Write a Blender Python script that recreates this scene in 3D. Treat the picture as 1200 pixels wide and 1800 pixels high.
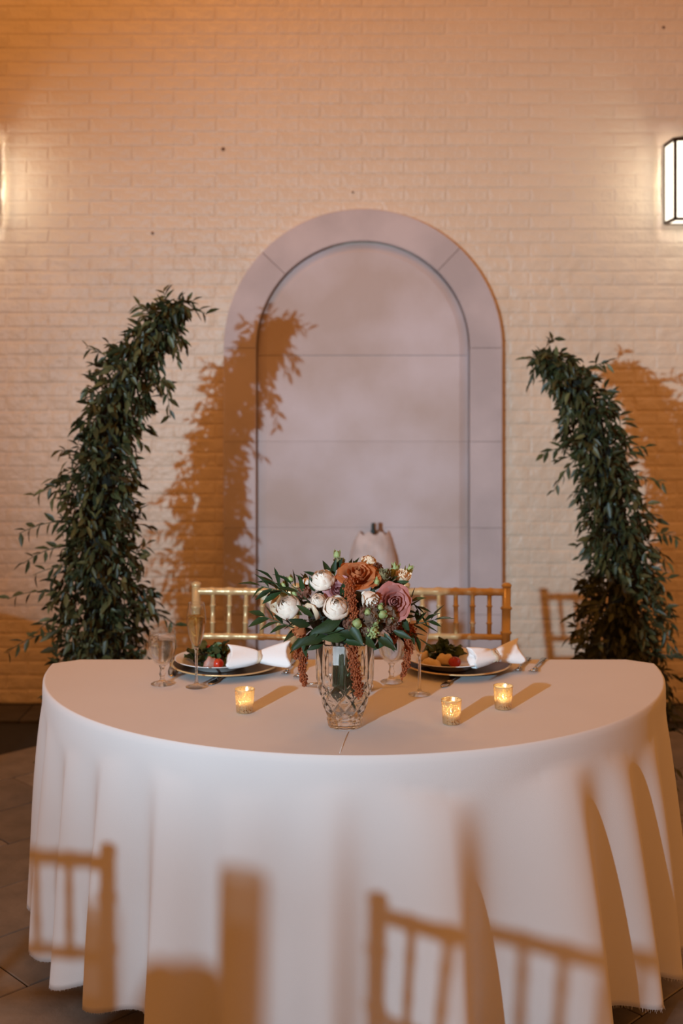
import bpy, math, random
from mathutils import Vector, Matrix
PI = math.pi
for o in list(bpy.data.objects): bpy.data.objects.remove(o)
scene = bpy.context.scene
C = scene.collection

# ------------------------------------------------------------------ camera
F_PX, HX, HY, CAM_Z = 2100.0, 600.0, 663.0, 1.607      # focal length, vanishing point (1200x1800 frame), eye height
cam_d = bpy.data.cameras.new('camera'); cam = bpy.data.objects.new('camera', cam_d); C.objects.link(cam)
cam.location = (0, 0, CAM_Z); cam.rotation_euler = (PI/2, 0, 0)
cam_d.sensor_fit = 'VERTICAL'; cam_d.sensor_height = 36; cam_d.sensor_width = 24; cam_d.lens = 42
cam_d.shift_y = -237/1800
cam_d.dof.use_dof = True; cam_d.dof.focus_distance = 2.87; cam_d.dof.aperture_fstop = 2.8
scene.camera = cam
# ------------------------------------------------------------------ world, lights, exposure
w = bpy.data.worlds.new('warm_evening_ambient'); scene.world = w; w.use_nodes = True
bg = w.node_tree.nodes['Background']; bg.inputs[0].default_value = (1.0, 0.385, 0.10, 1); bg.inputs[1].default_value = 0.53
def add_light(name, kind, loc, power, color, **kw):
    d = bpy.data.lights.new(name, kind); d.energy = power; d.color = color
    for k, v in kw.items(): setattr(d, k, v)
    o = bpy.data.objects.new(name, d); C.objects.link(o); o.location = loc
    return o
FLASH = Vector((-2.05, -1.2, 1.90))
fl = add_light('video_light', 'SPOT', FLASH, 920, (0.53, 0.80, 1.0), spot_size=math.radians(36), spot_blend=1.0, shadow_soft_size=0.035)
fl.rotation_euler = (Vector((0.90, 5.85, 1.72)) - FLASH).to_track_quat('-Z', 'Y').to_euler()
fl.scale = (1.60, 1, 1)                                    # wide oblong hot spot
f2 = add_light('video_light_spill', 'SPOT', FLASH, 425, (0.53, 0.80, 1.0), spot_size=math.radians(58), spot_blend=1.0, shadow_soft_size=0.035)
f2.rotation_euler = (Vector((0.85, 2.9, 0.45)) - FLASH).to_track_quat('-Z', 'Y').to_euler(); f2.scale = (1.35, 1, 1)
add_light('pendant_light', 'POINT', (-0.9, 4.1, 4.7), 55, (1.0, 0.42, 0.11), shadow_soft_size=0.22)
vs = scene.view_settings
vs.view_transform = 'Standard'; vs.look = 'None'; vs.exposure = 0.0; vs.gamma = 1.0; vs.use_curve_mapping = False

# ------------------------------------------------------------------ helpers
def at(px, py, Y): return Vector(((px-HX)*Y/F_PX, Y, CAM_Z-(py-HY)*Y/F_PX))
ZT = 0.76
def on_table(px, py):
    Y = F_PX*(CAM_Z-ZT)/(py-HY); return Vector(((px-HX)*Y/F_PX, Y, ZT))

class MB:
    def __init__(s): s.v = []; s.f = []; s.m = []
    def add(s, vs, fs, mi=0):
        b = len(s.v); s.v += [tuple(x) for x in vs]
        for f in fs: s.f.append(tuple(i+b for i in f)); s.m.append(mi)
        return s
    def box(s, x0, x1, y0, y1, z0, z1, M=None):
        vs = [Vector(p) for p in ((x0,y0,z0),(x1,y0,z0),(x1,y1,z0),(x0,y1,z0),(x0,y0,z1),(x1,y0,z1),(x1,y1,z1),(x0,y1,z1))]
        if M: vs = [M @ p for p in vs]
        return s.add(vs, [(0,3,2,1),(4,5,6,7),(0,1,5,4),(1,2,6,5),(2,3,7,6),(3,0,4,7)])
    def bbox(s, x0, x1, y0, y1, z0, z1, b):          # box with chamfered edges
        vs = []; 
        for z, i in ((z0, b), (z0+b, 0), (z1-b, 0), (z1, b)):
            for (x, y, sx, sy) in ((x0,y0,1,1),(x1,y0,-1,1),(x1,y1,-1,-1),(x0,y1,1,-1)):
                vs += [(x+sx*(i+b), y+sy*i, z), (x+sx*i, y+sy*(i+b), z)] if sx*sy < 0 else [(x+sx*i, y+sy*(i+b), z), (x+sx*(i+b), y+sy*i, z)]
        fs = [tuple(reversed(range(8))), tuple(range(24, 32))]
        for r in range(3):
            for k in range(8): fs.append((r*8+k, r*8+(k+1)%8, (r+1)*8+(k+1)%8, (r+1)*8+k))
        return s.add(vs, fs)
    def loft(s, rings, closed=True, cap=True, mi=0):
        n = len(rings[0]); vs = [p for r in rings for p in r]; fs = []
        for i in range(len(rings)-1):
            for k in range(n if closed else n-1):
                k2 = (k+1) % n
                fs.append((i*n+k, i*n+k2, (i+1)*n+k2, (i+1)*n+k))
        if cap and closed:
            fs.append(tuple(reversed(range(n)))); fs.append(tuple((len(rings)-1)*n+k for k in range(n)))
        return s.add(vs, fs, mi)
    def tube(s, pts, rad, n=8, cap=True, mi=0, flat=1.0):
        pts = [Vector(p) for p in pts]
        if not hasattr(rad, '__len__'): rad = [rad]*len(pts)
        rings = []; up = None
        for i, p in enumerate(pts):
            t = (pts[min(i+1, len(pts)-1)] - pts[max(i-1, 0)]).normalized()
            if up is None: up = Vector((0,0,1)) if abs(t.z) < .9 else Vector((0,1,0))
            a = t.cross(up).normalized(); b = a.cross(t).normalized(); up = b
            rings.append([p + (a*math.cos(2*PI*k/n) + b*math.sin(2*PI*k/n)*flat)*rad[i] for k in range(n)])
        return s.loft(rings, True, cap, mi)
    def lathe(s, prof, n=32, c=(0,0,0), rfun=None, cap=False, mi=0):
        c = Vector(c); rings = []
        for (r, z) in prof:
            rings.append([c + Vector((math.cos(2*PI*k/n), math.sin(2*PI*k/n), 0))*(r if rfun is None else rfun(r, z, 2*PI*k/n)) + Vector((0,0,z)) for k in range(n)])
        return s.loft(rings, True, cap, mi)
    def blob(s, c, r, n=6, m=4, sc=(1,1,1), rnd=None, amp=0.0, M=None):
        c = Vector(c); vs = []; fs = []
        vs.append(Vector((0,0,-1)))
        for j in range(1, m):
            ph = -PI/2 + PI*j/m
            for k in range(n):
                q = 1 + (rnd.uniform(-amp, amp) if rnd else 0)
                vs.append(Vector((math.cos(ph)*math.cos(2*PI*k/n), math.cos(ph)*math.sin(2*PI*k/n), math.sin(ph)))*q)
        vs.append(Vector((0,0,1)))
        for k in range(n): fs.append((0, 1+(k+1)%n, 1+k))
        for j in range(m-2):
            for k in range(n): fs.append((1+j*n+k, 1+j*n+(k+1)%n, 1+(j+1)*n+(k+1)%n, 1+(j+1)*n+k))
        L = len(vs)-1
        for k in range(n): fs.append((L, 1+(m-2)*n+k, 1+(m-2)*n+(k+1)%n))
        out = []
        for p in vs:
            q = Vector((p.x*sc[0], p.y*sc[1], p.z*sc[2]))*r
            if M: q = M @ q
            out.append(q + c)
        return s.add(out, fs)
    def mesh(s, name, mats, smooth=True):
        me = bpy.data.meshes.new(name); me.from_pydata(s.v, [], s.f); me.update()
        for m in (mats if isinstance(mats, (list, tuple)) else [mats]): me.materials.append(m)
        me.polygons.foreach_set('material_index', s.m)
        if smooth: me.polygons.foreach_set('use_smooth', [True]*len(me.polygons))
        return me
    def build(s, name, mats, parent=None, smooth=True): return put(name, s.mesh(name, mats, smooth), parent)

def put(name, me, parent=None, M=None):
    """link a mesh; coordinates are the parent's local ones"""
    o = bpy.data.objects.new(name, me); C.objects.link(o)
    if parent: o.parent = parent
    if M is not None: o.matrix_local = M
    return o
def tag(o, label=None, cat=None, group=None, kind=None):
    if label: o['label'] = label
    if cat: o['category'] = cat
    if group: o['group'] = group
    if kind: o['kind'] = kind
    return o
def thing(name, label, cat, loc=(0,0,0), rz=0, group=None):
    o = bpy.data.objects.new(name, None); C.objects.link(o); o.empty_display_size = .05
    o.location = loc; o.rotation_euler = (0,0,rz)
    return tag(o, label, cat, group)
def copy_tree(root, loc, rz, label=None, group=None):
    def rec(o, parent):
        c = o.copy(); C.objects.link(c); c.parent = parent
        for ch in list(o.children): rec(ch, c)
        return c
    r = rec(root, None); r.location = loc; r.rotation_euler = (0,0,rz)
    if label: r['label'] = label
    if group: r['group'] = group
    return r
def autosmooth(o, ang=40):
    m = o.modifiers.new('bevel_normals', 'EDGE_SPLIT'); m.split_angle = math.radians(ang)
def dirmat(p, d, roll=0.0, s=1.0, up=Vector((0,0,1))):
    """matrix whose local +X runs along d"""
    x = d.normalized(); y = up.cross(x)
    if y.length < 1e-4: y = Vector((0,1,0))
    y.normalize(); z = x.cross(y)
    R = Matrix((x, y, z)).transposed().to_4x4()
    return Matrix.Translation(p) @ R @ Matrix.Rotation(roll, 4, 'X') @ Matrix.Scale(s, 4)
def zmat(p, d, roll=0.0, s=1.0):
    """matrix whose local +Z runs along d"""
    q = d.normalized().to_track_quat('Z', 'Y')
    return Matrix.Translation(p) @ q.to_matrix().to_4x4() @ Matrix.Rotation(roll, 4, 'Z') @ Matrix.Scale(s, 4)

# ------------------------------------------------------------------ materials
def srgb(r, g, b):
    f = lambda c: c/12.92 if c <= .04045 else ((c+.055)/1.055)**2.4
    return (f(r/255), f(g/255), f(b/255))
def mat(name, col, rough=.6, metal=0.0, var=0.0, vscale=8.0, bump=0.0, bscale=40.0, spec=.5, col2=None, coat=0, sub=0, transl=0, objvar=0.0, detail=3):
    m = bpy.data.materials.new(name); m.use_nodes = True; nt = m.node_tree; N = nt.nodes; L = nt.links
    p = N['Principled BSDF']; p.inputs['Base Color'].default_value = (*col, 1); p.inputs['Roughness'].default_value = rough
    p.inputs['Metallic'].default_value = metal; p.inputs['Specular IOR Level'].default_value = spec
    tc = N.new('ShaderNodeTexCoord')
    src = None
    if var > 0 or col2:
        nz = N.new('ShaderNodeTexNoise'); nz.inputs['Scale'].default_value = vscale; nz.inputs['Detail'].default_value = detail
        L.new(tc.outputs['Object'], nz.inputs['Vector'])
        cr = N.new('ShaderNodeValToRGB'); c2 = col2 or tuple(c*(1-var) for c in col)
        cr.color_ramp.elements[0].position = .35; cr.color_ramp.elements[1].position = .65
        cr.color_ramp.elements[0].color = (*c2, 1); cr.color_ramp.elements[1].color = (*col, 1)
        L.new(nz.outputs['Fac'], cr.inputs['Fac']); src = cr.outputs['Color']
    if objvar > 0:
        oi = N.new('ShaderNodeObjectInfo'); hs = N.new('ShaderNodeHueSaturation'); mr = N.new('ShaderNodeMapRange')
        mr.inputs['To Min'].default_value = 1-objvar; mr.inputs['To Max'].default_value = 1+objvar
        L.new(oi.outputs['Random'], mr.inputs['Value']); L.new(mr.outputs['Result'], hs.inputs['Value'])
        if src: L.new(src, hs.inputs['Color'])
        else: hs.inputs['Color'].default_value = (*col, 1)
        src = hs.outputs['Color']
    if src: L.new(src, p.inputs['Base Color'])
    if bump > 0:
        n2 = N.new('ShaderNodeTexNoise'); n2.inputs['Scale'].default_value = bscale; n2.inputs['Detail'].default_value = 4
        L.new(tc.outputs['Object'], n2.inputs['Vector'])
        b = N.new('ShaderNodeBump'); b.inputs['Strength'].default_value = 1.0; b.inputs['Distance'].default_value = bump
        L.new(n2.outputs['Fac'], b.inputs['Height']); L.new(b.outputs['Normal'], p.inputs['Normal'])
    if coat: p.inputs['Coat Weight'].default_value = coat
    if transl > 0:
        t = N.new('ShaderNodeBsdfTranslucent'); mx = N.new('ShaderNodeMixShader'); mx.inputs[0].default_value = transl
        t.inputs['Color'].default_value = (*col, 1)
        if src: L.new(src, t.inputs['Color'])
        L.new(p.outputs[0], mx.inputs[1]); L.new(t.outputs[0], mx.inputs[2]); L.new(mx.outputs[0], N['Material Output'].inputs[0])
    return m
def shell_glass(name, tint=(1,1,1), refl=.9):
    """thin clear glass: see-through, mirror-like at grazing angles"""
    m = bpy.data.materials.new(name); m.use_nodes = True; nt = m.node_tree; N = nt.nodes; L = nt.links
    N.remove(N['Principled BSDF'])
    tr = N.new('ShaderNodeBsdfTransparent'); tr.inputs[0].default_value = (*tint, 1)
    gl = N.new('ShaderNodeBsdfGlossy'); gl.inputs['Roughness'].default_value = .03; gl.inputs[0].default_value = (refl, refl, refl, 1)
    lw = N.new('ShaderNodeLayerWeight'); lw.inputs[0].default_value = .5
    pw = N.new('ShaderNodeMath'); pw.operation = 'POWER'; pw.inputs[1].default_value = 3.5; L.new(lw.outputs['Facing'], pw.inputs[0])
    fr = N.new('ShaderNodeMath'); fr.operation = 'MULTIPLY_ADD'; fr.inputs[1].default_value = .85; fr.inputs[2].default_value = .04; L.new(pw.outputs[0], fr.inputs[0])
    mx = N.new('ShaderNodeMixShader'); L.new(fr.outputs[0], mx.inputs[0]); L.new(tr.outputs[0], mx.inputs[1]); L.new(gl.outputs[0], mx.inputs[2])
    L.new(mx.outputs[0], N['Material Output'].inputs[0]); return m
def solid_glass(name, col=(1,1,1), ior=1.5, clear=.0, rough=0.0):
    m = bpy.data.materials.new(name); m.use_nodes = True; nt = m.node_tree; N = nt.nodes; L = nt.links
    N.remove(N['Principled BSDF'])
    g = N.new('ShaderNodeBsdfGlass'); g.inputs['Color'].default_value = (*col, 1); g.inputs['IOR'].default_value = ior; g.inputs['Roughness'].default_value = rough
    tr = N.new('ShaderNodeBsdfTransparent'); tr.inputs[0].default_value = (*col, 1)
    mx = N.new('ShaderNodeMixShader'); mx.inputs[0].default_value = clear
    L.new(g.outputs[0], mx.inputs[1]); L.new(tr.outputs[0], mx.inputs[2]); L.new(mx.outputs[0], N['Material Output'].inputs[0]); return m
def emit(name, col, s, clear=0.0):
    m = bpy.data.materials.new(name); m.use_nodes = True; nt = m.node_tree; N = nt.nodes; L = nt.links
    N.remove(N['Principled BSDF']); e = N.new('ShaderNodeEmission'); e.inputs[0].default_value = (*col, 1); e.inputs[1].default_value = s
    if clear > 0:
        tr = N.new('ShaderNodeBsdfTransparent'); mx = N.new('ShaderNodeMixShader'); mx.inputs[0].default_value = clear
        L.new(e.outputs[0], mx.inputs[1]); L.new(tr.outputs[0], mx.inputs[2]); L.new(mx.outputs[0], N['Material Output'].inputs[0])
    else: L.new(e.outputs[0], N['Material Output'].inputs[0])
    return m

M_PAINT = mat('painted_brick', (.77, .63, .475), .42, var=.10, vscale=2.5, bump=.014, bscale=15, objvar=.02)
M_STONE = mat('pinkish_limestone', (.60, .515, .51), .75, var=.20, vscale=3.2, bump=.0015, bscale=60, objvar=.04, detail=6)
M_PANEL = mat('stained_limestone', (.66, .58, .59), .75, col2=(.54, .44, .40), vscale=2.3, bump=.0015, bscale=50, objvar=.03, detail=6)
M_MASK = mat('carved_stone', (.66, .57, .54), .7, var=.25, vscale=12, bump=.002, bscale=60)
M_TILE = mat('slate_tile', (.24, .20, .165), .55, var=.3, vscale=9, bump=.0015, bscale=35, objvar=.18)
M_GROUT = mat('dark_grout', (.02, .016, .012), .9, var=.2, vscale=20)
M_BORDER = mat('dark_border_stone', (.055, .042, .030), .7, var=.3, vscale=12, bump=.001, bscale=40, objvar=.1)
M_CLOTH = mat('white_linen', (.80, .78, .77), .85, var=.03, vscale=3, bump=.0004, bscale=700, spec=.15, transl=.10)
M_NAPKIN = mat('white_napkin', (.85, .83, .81), .85, bump=.0006, bscale=300, spec=.15)
M_WOOD = mat('table_plywood', (.35, .22, .12), .6, var=.3, vscale=10)
M_STEEL_DARK = mat('dark_steel', (.05, .05, .05), .4, metal=.8, var=.1)
M_GOLD = mat('gold_painted_wood', (.66, .48, .24), .30, metal=.35, var=.12, vscale=25, bump=.0004, bscale=90)
M_CUSHION = mat('ivory_cushion', (.75, .70, .62), .85, var=.05, bump=.0008, bscale=120)
M_BRONZE = mat('lantern_bronze', (.075, .045, .025), .45, metal=.7, var=.3, vscale=30)
M_BULB = emit('lit_bulb', (1.0, .84, .58), 60)
M_PANE = emit('lit_frosted_pane', (1.0, .90, .72), 3.2, .5)
M_LEAF = mat('dark_smilax_leaf', (.060, .070, .024), .45, var=.45, vscale=9, objvar=.45, spec=.5, transl=.12)
M_LEAF2 = mat('pale_smilax_leaf', (.125, .130, .050), .45, var=.35, vscale=9, objvar=.4, spec=.5, transl=.15)
M_STEM = mat('green_stem', (.07, .075, .03), .6, var=.3, vscale=20)
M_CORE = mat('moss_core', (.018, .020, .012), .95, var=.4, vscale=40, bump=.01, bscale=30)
M_RUSC = mat('glossy_ruscus_leaf', (.022, .042, .012), .45, var=.3, vscale=30, objvar=.35, spec=.25)
M_STALK = mat('flower_stalk', (.05, .075, .025), .5, var=.4, vscale=30, objvar=.3)
M_IVORY = mat('ivory_petal', (.93, .80, .67), .6, var=.06, vscale=40, objvar=.05, transl=.2)
M_CREAM = mat('cream_petal', (.90, .70, .48), .6, var=.10, vscale=40, objvar=.06, transl=.2)
M_RUST = mat('rust_petal', (.50, .16, .055), .6, var=.2, vscale=40, objvar=.12, transl=.15)
M_MAUVE = mat('mauve_petal', (.47, .17, .145), .6, var=.2, vscale=40, objvar=.12, transl=.15)
M_PINK = mat('dusty_pink_petal', (.54, .24, .24), .6, var=.15, vscale=40, objvar=.1, transl=.15)
M_BROWN = mat('brown_bloom', (.20, .07, .035), .75, var=.4, vscale=90)
M_DUSK = mat('dusky_floret', (.17, .10, .06), .75, var=.4, vscale=90)
M_OLIVE = mat('olive_petal', (.28, .22, .10), .7, var=.35, vscale=60, objvar=.1)
M_LIME = mat('lime_bud', (.36, .40, .15), .6, var=.3, vscale=120)
M_AMAR = mat('amaranth_red_brown', (.36, .075, .014), .7, var=.45, vscale=220)
M_RIBBON = mat('beige_silk_ribbon', (.66, .50, .34), .45, var=.1, vscale=30)
M_WRAP = mat('white_satin_wrap', (.80, .78, .76), .4, var=.05, vscale=60, bump=.001, bscale=60)
M_CRYSTAL = solid_glass('cut_crystal', (.99, .99, .98), 1.52, .02)
M_GLASS = shell_glass('clear_stemware', (.97, .97, .97))
M_STEMG = solid_glass('stem_glass', (1, 1, 1), 1.45, .25)
M_WATER = solid_glass('water', (.98, .99, 1.0), 1.33, .35)
M_CHAMP = solid_glass('champagne', (.93, .80, .52), 1.33, .35)
def cloudy():
    m = mat('cloudy_champagne', (.80, .60, .36), .35, transl=.55); N = m.node_tree.nodes; L = m.node_tree.links
    out = N['Material Output']; src = out.inputs[0].links[0].from_socket
    tr = N.new('ShaderNodeBsdfTransparent'); tr.inputs[0].default_value = (.95, .82, .60, 1); mx = N.new('ShaderNodeMixShader'); mx.inputs[0].default_value = .55
    L.new(src, mx.inputs[1]); L.new(tr.outputs[0], mx.inputs[2]); L.new(mx.outputs[0], out.inputs[0]); return m
M_CHAMP2 = cloudy()
M_CHARGER = mat('dark_charger', (.12, .06, .03), .35, metal=.4, var=.2, vscale=12)
M_PLATE = mat('white_china', (.80, .76, .72), .18, var=.02, vscale=5, coat=.5)
M_SILVER = mat('silver_flatware', (.50, .48, .46), .22, metal=1.0, var=.1)
M_GREEN = mat('salad_green', (.07, .11, .035), .5, var=.5, vscale=60, objvar=.4, transl=.1)
M_TOMATO = mat('cherry_tomato', (.62, .045, .02), .25, var=.2, vscale=40)
M_TOMATO2 = mat('dark_cherry_tomato', (.42, .02, .015), .25, var=.2, vscale=40)
M_HAM = mat('cured_ham', (.55, .30, .24), .5, var=.3, vscale=50)
M_PEAR = mat('pale_pear', (.72, .52, .24), .5, var=.15, vscale=40)
M_YELLOW = mat('yellow_crouton', (.70, .45, .10), .6, var=.2, vscale=60)
M_WAX = mat('white_wax', (.85, .78, .65), .5, transl=.3)
M_FLAME = emit('candle_flame', (1.0, .62, .22), 40)
M_FRINGE = mat('frayed_thread', (.80, .78, .77), .9)
def mercury():
    m = bpy.data.materials.new('speckled_mercury_glass'); m.use_nodes = True; nt = m.node_tree; N = nt.nodes; L = nt.links
    p = N['Principled BSDF']; p.inputs['Base Color'].default_value = (.84, .70, .46, 1); p.inputs['Metallic'].default_value = .85; p.inputs['Roughness'].default_value = .28
    tc = N.new('ShaderNodeTexCoord'); vo = N.new('ShaderNodeTexVoronoi'); vo.inputs['Scale'].default_value = 300
    nz = N.new('ShaderNodeTexNoise'); nz.inputs['Scale'].default_value = 60
    L.new(tc.outputs['Object'], vo.inputs['Vector']); L.new(tc.outputs['Object'], nz.inputs['Vector'])
    th = N.new('ShaderNodeMath'); th.operation = 'MULTIPLY'; th.inputs[1].default_value = .72; L.new(nz.outputs['Fac'], th.inputs[0])
    lt = N.new('ShaderNodeMath'); lt.operation = 'LESS_THAN'; L.new(vo.outputs['Distance'], lt.inputs[0]); L.new(th.outputs[0], lt.inputs[1])
    tl = N.new('ShaderNodeBsdfTranslucent'); tl.inputs[0].default_value = (.90, .74, .50, 1)
    tr = N.new('ShaderNodeBsdfTransparent'); tr.inputs[0].default_value = (1, .86, .6, 1)
    m1 = N.new('ShaderNodeMixShader'); m1.inputs[0].default_value = .35; L.new(p.outputs[0], m1.inputs[1]); L.new(tl.outputs[0], m1.inputs[2])
    m2 = N.new('ShaderNodeMixShader'); L.new(lt.outputs[0], m2.inputs[0]); L.new(m1.outputs[0], m2.inputs[1]); L.new(tr.outputs[0], m2.inputs[2])
    L.new(m2.outputs[0], N['Material Output'].inputs[0]); return m
M_MERC = mercury()

# ================================================================== SETTING
YW = 5.88
ARC_X = (637.5-HX)*YW/F_PX; R_OUT = .679; R_IN = .522; Z_SP = 1.749
rnd = random.Random(4)
wall = MB().box(-3.4, 3.4, YW+.004, YW+.22, 0, 4.2).build('wall_back', M_PAINT, smooth=False)
tag(wall, 'cream painted brick wall behind the head table', None, kind='structure')
def brick_verts(w, h, d=.0021, b=.008):
    x, z = w/2, h/2
    fr = [(-x+b,-d,-z+b),(x-b,-d,-z+b),(x-b,-d,z-b),(-x+b,-d,z-b)]
    md = [(-x+.002,-d*.45,-z+.002),(x-.002,-d*.45,-z+.002),(x-.002,-d*.45,z-.002),(-x+.002,-d*.45,z-.002)]
    bk = [(-x,.003,-z),(x,.003,-z),(x,.003,z),(-x,.003,z)]
    fs = [(0,1,2,3)]
    for a in (0, 4):
        for k in range(4): fs.append((a+4+k, a+4+(k+1)%4, a+(k+1)%4, a+k))
    return fr+md+bk, fs
BW, BH, BG = .206, .0686, .007; BGX = .0045
bm = MB(); bm.add(*brick_verts(BW-BGX, BH-BG)); brick_me = bm.mesh('brick', M_PAINT, False)
spots = []
for r in range(int(4.1/BH)):
    z = (r+.5)*BH
    for k in range(-14, 15):
        x = (k + (.5 if r % 2 else 0))*BW
        if abs(x) > 2.75 or z > 4.0: continue
        q = max(0, z-Z_SP); inside = math.hypot(x-ARC_X, q) < R_OUT-.13 if z > Z_SP else abs(x-ARC_X) < R_OUT-.13
        if inside: continue
        spots.append((x, z))
inview = lambda x, z: abs(x) < 1.72 and z < 3.48
spots.sort(key=lambda p: (not inview(*p), -p[1]))
rest = MB()
for i, (x, z) in enumerate(spots):
    Mx = Matrix.Translation((x+rnd.uniform(-.003,.003), YW+.003+rnd.uniform(-.0006,.0006), z+rnd.uniform(-.0012,.0012))) @ Matrix.Rotation(rnd.uniform(-.006,.006), 4, 'Y') @ Matrix.Rotation(rnd.uniform(-.010,.010), 4, 'X')
    if i < 300: put('brick', brick_me, wall, Mx)
    else:
        v, f = brick_verts(BW-BGX, BH-BG); rest.add([Mx @ Vector(p) for p in v], f)
tag(rest.build('brickwork', M_PAINT, wall, False), kind='stuff')
M_HOLE = mat('rusty_anchor', (.16, .08, .04), .8)
for px, py, rr_ in ((392,262,.010),(268,410,.008),(620,338,.006),(1166,48,.008)):
    q = at(px, py, YW); MB().lathe([(0,-.002),(rr_,-.001),(rr_*.7,.003),(0,.004)], 10).build('wall_anchor', M_HOLE, wall).matrix_local = zmat(q, Vector((0,-1,0)))

# --- arch surround and stone panel
arch = MB().box(ARC_X-R_OUT+.02, ARC_X+R_OUT-.02, YW-.006, YW+.02, 0, Z_SP).build('trim_1', M_STONE, smooth=False)
tag(arch, 'pale pink stone arch surround around a blind niche', None, kind='structure')
def prism(poly_out, poly_in, y_out, y_in, y_back):
    """front face at y_in (inset polygon), chamfer to y_out, sides to y_back"""
    n = len(poly_out); m = MB()
    m.add([(x, y_back, z) for x, z in poly_out] + [(x, y_out, z) for x, z in poly_out] + [(x, y_in, z) for x, z in poly_in],
          [tuple(range(2*n, 3*n))] + [(k, (k+1)%n, n+(k+1)%n, n+k) for k in range(n)] + [(n+k, n+(k+1)%n, 2*n+(k+1)%n, 2*n+k) for k in range(n)])
    return m
YR = YW-.062
def ring_poly(a0, a1, ri, ro, n):
    P = [(ARC_X+ro*math.cos(a0+(a1-a0)*i/n), Z_SP+ro*math.sin(a0+(a1-a0)*i/n)) for i in range(n+1)]
    return P + [(ARC_X+ri*math.cos(a1+(a0-a1)*i/n), Z_SP+ri*math.sin(a1+(a0-a1)*i/n)) for i in range(n+1)]
g = math.radians(.06)
for a0, a1 in ((0, 46), (46, 136.5), (136.5, 180)):
    a, b = math.radians(a0)+g, math.radians(a1)-g
    po = ring_poly(a, b, R_IN, R_OUT, 22); pi = ring_poly(a+.002, b-.002, R_IN+.004, R_OUT-.004, 22)
    prism(po, pi, YR+.004, YR, YW+.02).build('voussoir', M_STONE, arch, False)
zs = [Z_SP, 1.293, .873, .45, 0.0]
for k in range(4):
    z1, z0 = zs[k]-.0006, zs[k+1]+.0006
    for s in (-1, 1):
        xa, xb = sorted((ARC_X+s*R_IN, ARC_X+s*R_OUT))
        po = [(xa,z0),(xb,z0),(xb,z1),(xa,z1)]; pi = [(xa+.004,z0+.0004),(xb-.004,z0+.0004),(xb-.004,z1-.0004),(xa+.004,z1-.0004)]
        prism(po, pi, YR+.004, YR, YW+.02).build('jamb_block', M_STONE, arch, False)
RP = R_IN-.006; CH = .045; YP = YW-.040
n = 40
po = [(ARC_X+RP*math.cos(PI*i/n), 1.7145+(Z_SP-1.7145)+RP*math.sin(PI*i/n)) for i in range(n+1)] + [(ARC_X-RP, 1.7145), (ARC_X+RP, 1.7145)]
pi = [(ARC_X+(RP-CH)*math.cos(PI*i/n), Z_SP+(RP-CH)*math.sin(PI*i/n)) for i in range(n+1)] + [(ARC_X-RP+CH, 1.7145), (ARC_X+RP-CH, 1.7145)]
prism(po, pi, YP+.020, YP, YW+.02).build('stone_panel', M_PANEL, arch, False)
zp = [1.713, 1.293, .873, .45, 0.0]
for k in range(4):
    z1, z0 = zp[k]-(.0011 if k == 0 else .0005), zp[k+1]+.0005
    po = [(ARC_X-RP,z0),(ARC_X+RP,z0),(ARC_X+RP,z1),(ARC_X-RP,z1)]; pi = [(ARC_X-RP+CH,z0),(ARC_X+RP-CH,z0),(ARC_X+RP-CH,z1),(ARC_X-RP+CH,z1)]
    prism(po, pi, YP+.020, YP, YW+.02).build('stone_panel', M_PANEL, arch, False)

# --- floor of long slate tiles laid on the diagonal
floor = MB().box(-4, 4, -3.2, YW+.2, -.12, -.004).build('floor', M_GROUT, smooth=False)
tag(floor, 'dark grey brown slate tile floor laid diagonally', None, kind='structure')
TW, TL = .303, .61
u = Vector((.715, .70, 0)).normalized(); v = Vector((-u.y, u.x, 0))      # u along the tile, v across the rows
tm = MB().bbox(-TL/2+.002, TL/2-.002, -TW/2+.002, TW/2-.002, -.02, 0, .0025).mesh('tile', M_TILE, False)
origin = Vector((-.8275, 3.154, 0))
Ru = Matrix((u, v, Vector((0,0,1)))).transposed().to_4x4()
cand = []
for r in range(-24, 25):
    off = (r*.352) % TL
    for k in range(-16, 17):
        p = origin + v*((r+.5)*TW) + u*(k*TL+off+TL/2)
        if -3.7 < p.x < 3.7 and -2.9 < p.y < 5.27: cand.append(p)
cand.sort(key=lambda p: (not (p.y > 1.2 and abs(p.x) < p.y*.2857+.7), (p-Vector((0,3.2,0))).length))
rest = MB()
for i, p in enumerate(cand):
    if i < 200: put('tile', tm, floor, Matrix.Translation(p+Vector((0,0,rnd.uniform(-.0006,.0006)))) @ Ru)
    else: rest.bbox(-TL/2+.002, TL/2-.002, -TW/2+.002, TW/2-.002, -.02, 0, .0025) if False else rest.add([Matrix.Translation(p) @ Ru @ v_.co for v_ in tm.vertices], [tuple(pp.vertices) for pp in tm.polygons])
tag(rest.build('tiles', M_TILE, floor, False), kind='stuff')
border = MB().box(-3.4, 3.4, 5.56, YW-.07, -.01, .003).build('trim_2', M_GROUT, smooth=False)
tag(border, 'dark stone border strip along the foot of the wall', None, kind='structure')
sm = MB().bbox(-.298, .298, 5.555, YW-.066, -.01, .012, .003).mesh('border_stone', M_BORDER, False)
for k in range(-5, 6): put('border_stone', sm, border, Matrix.Translation((k*.60, 0, 0)))

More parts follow.
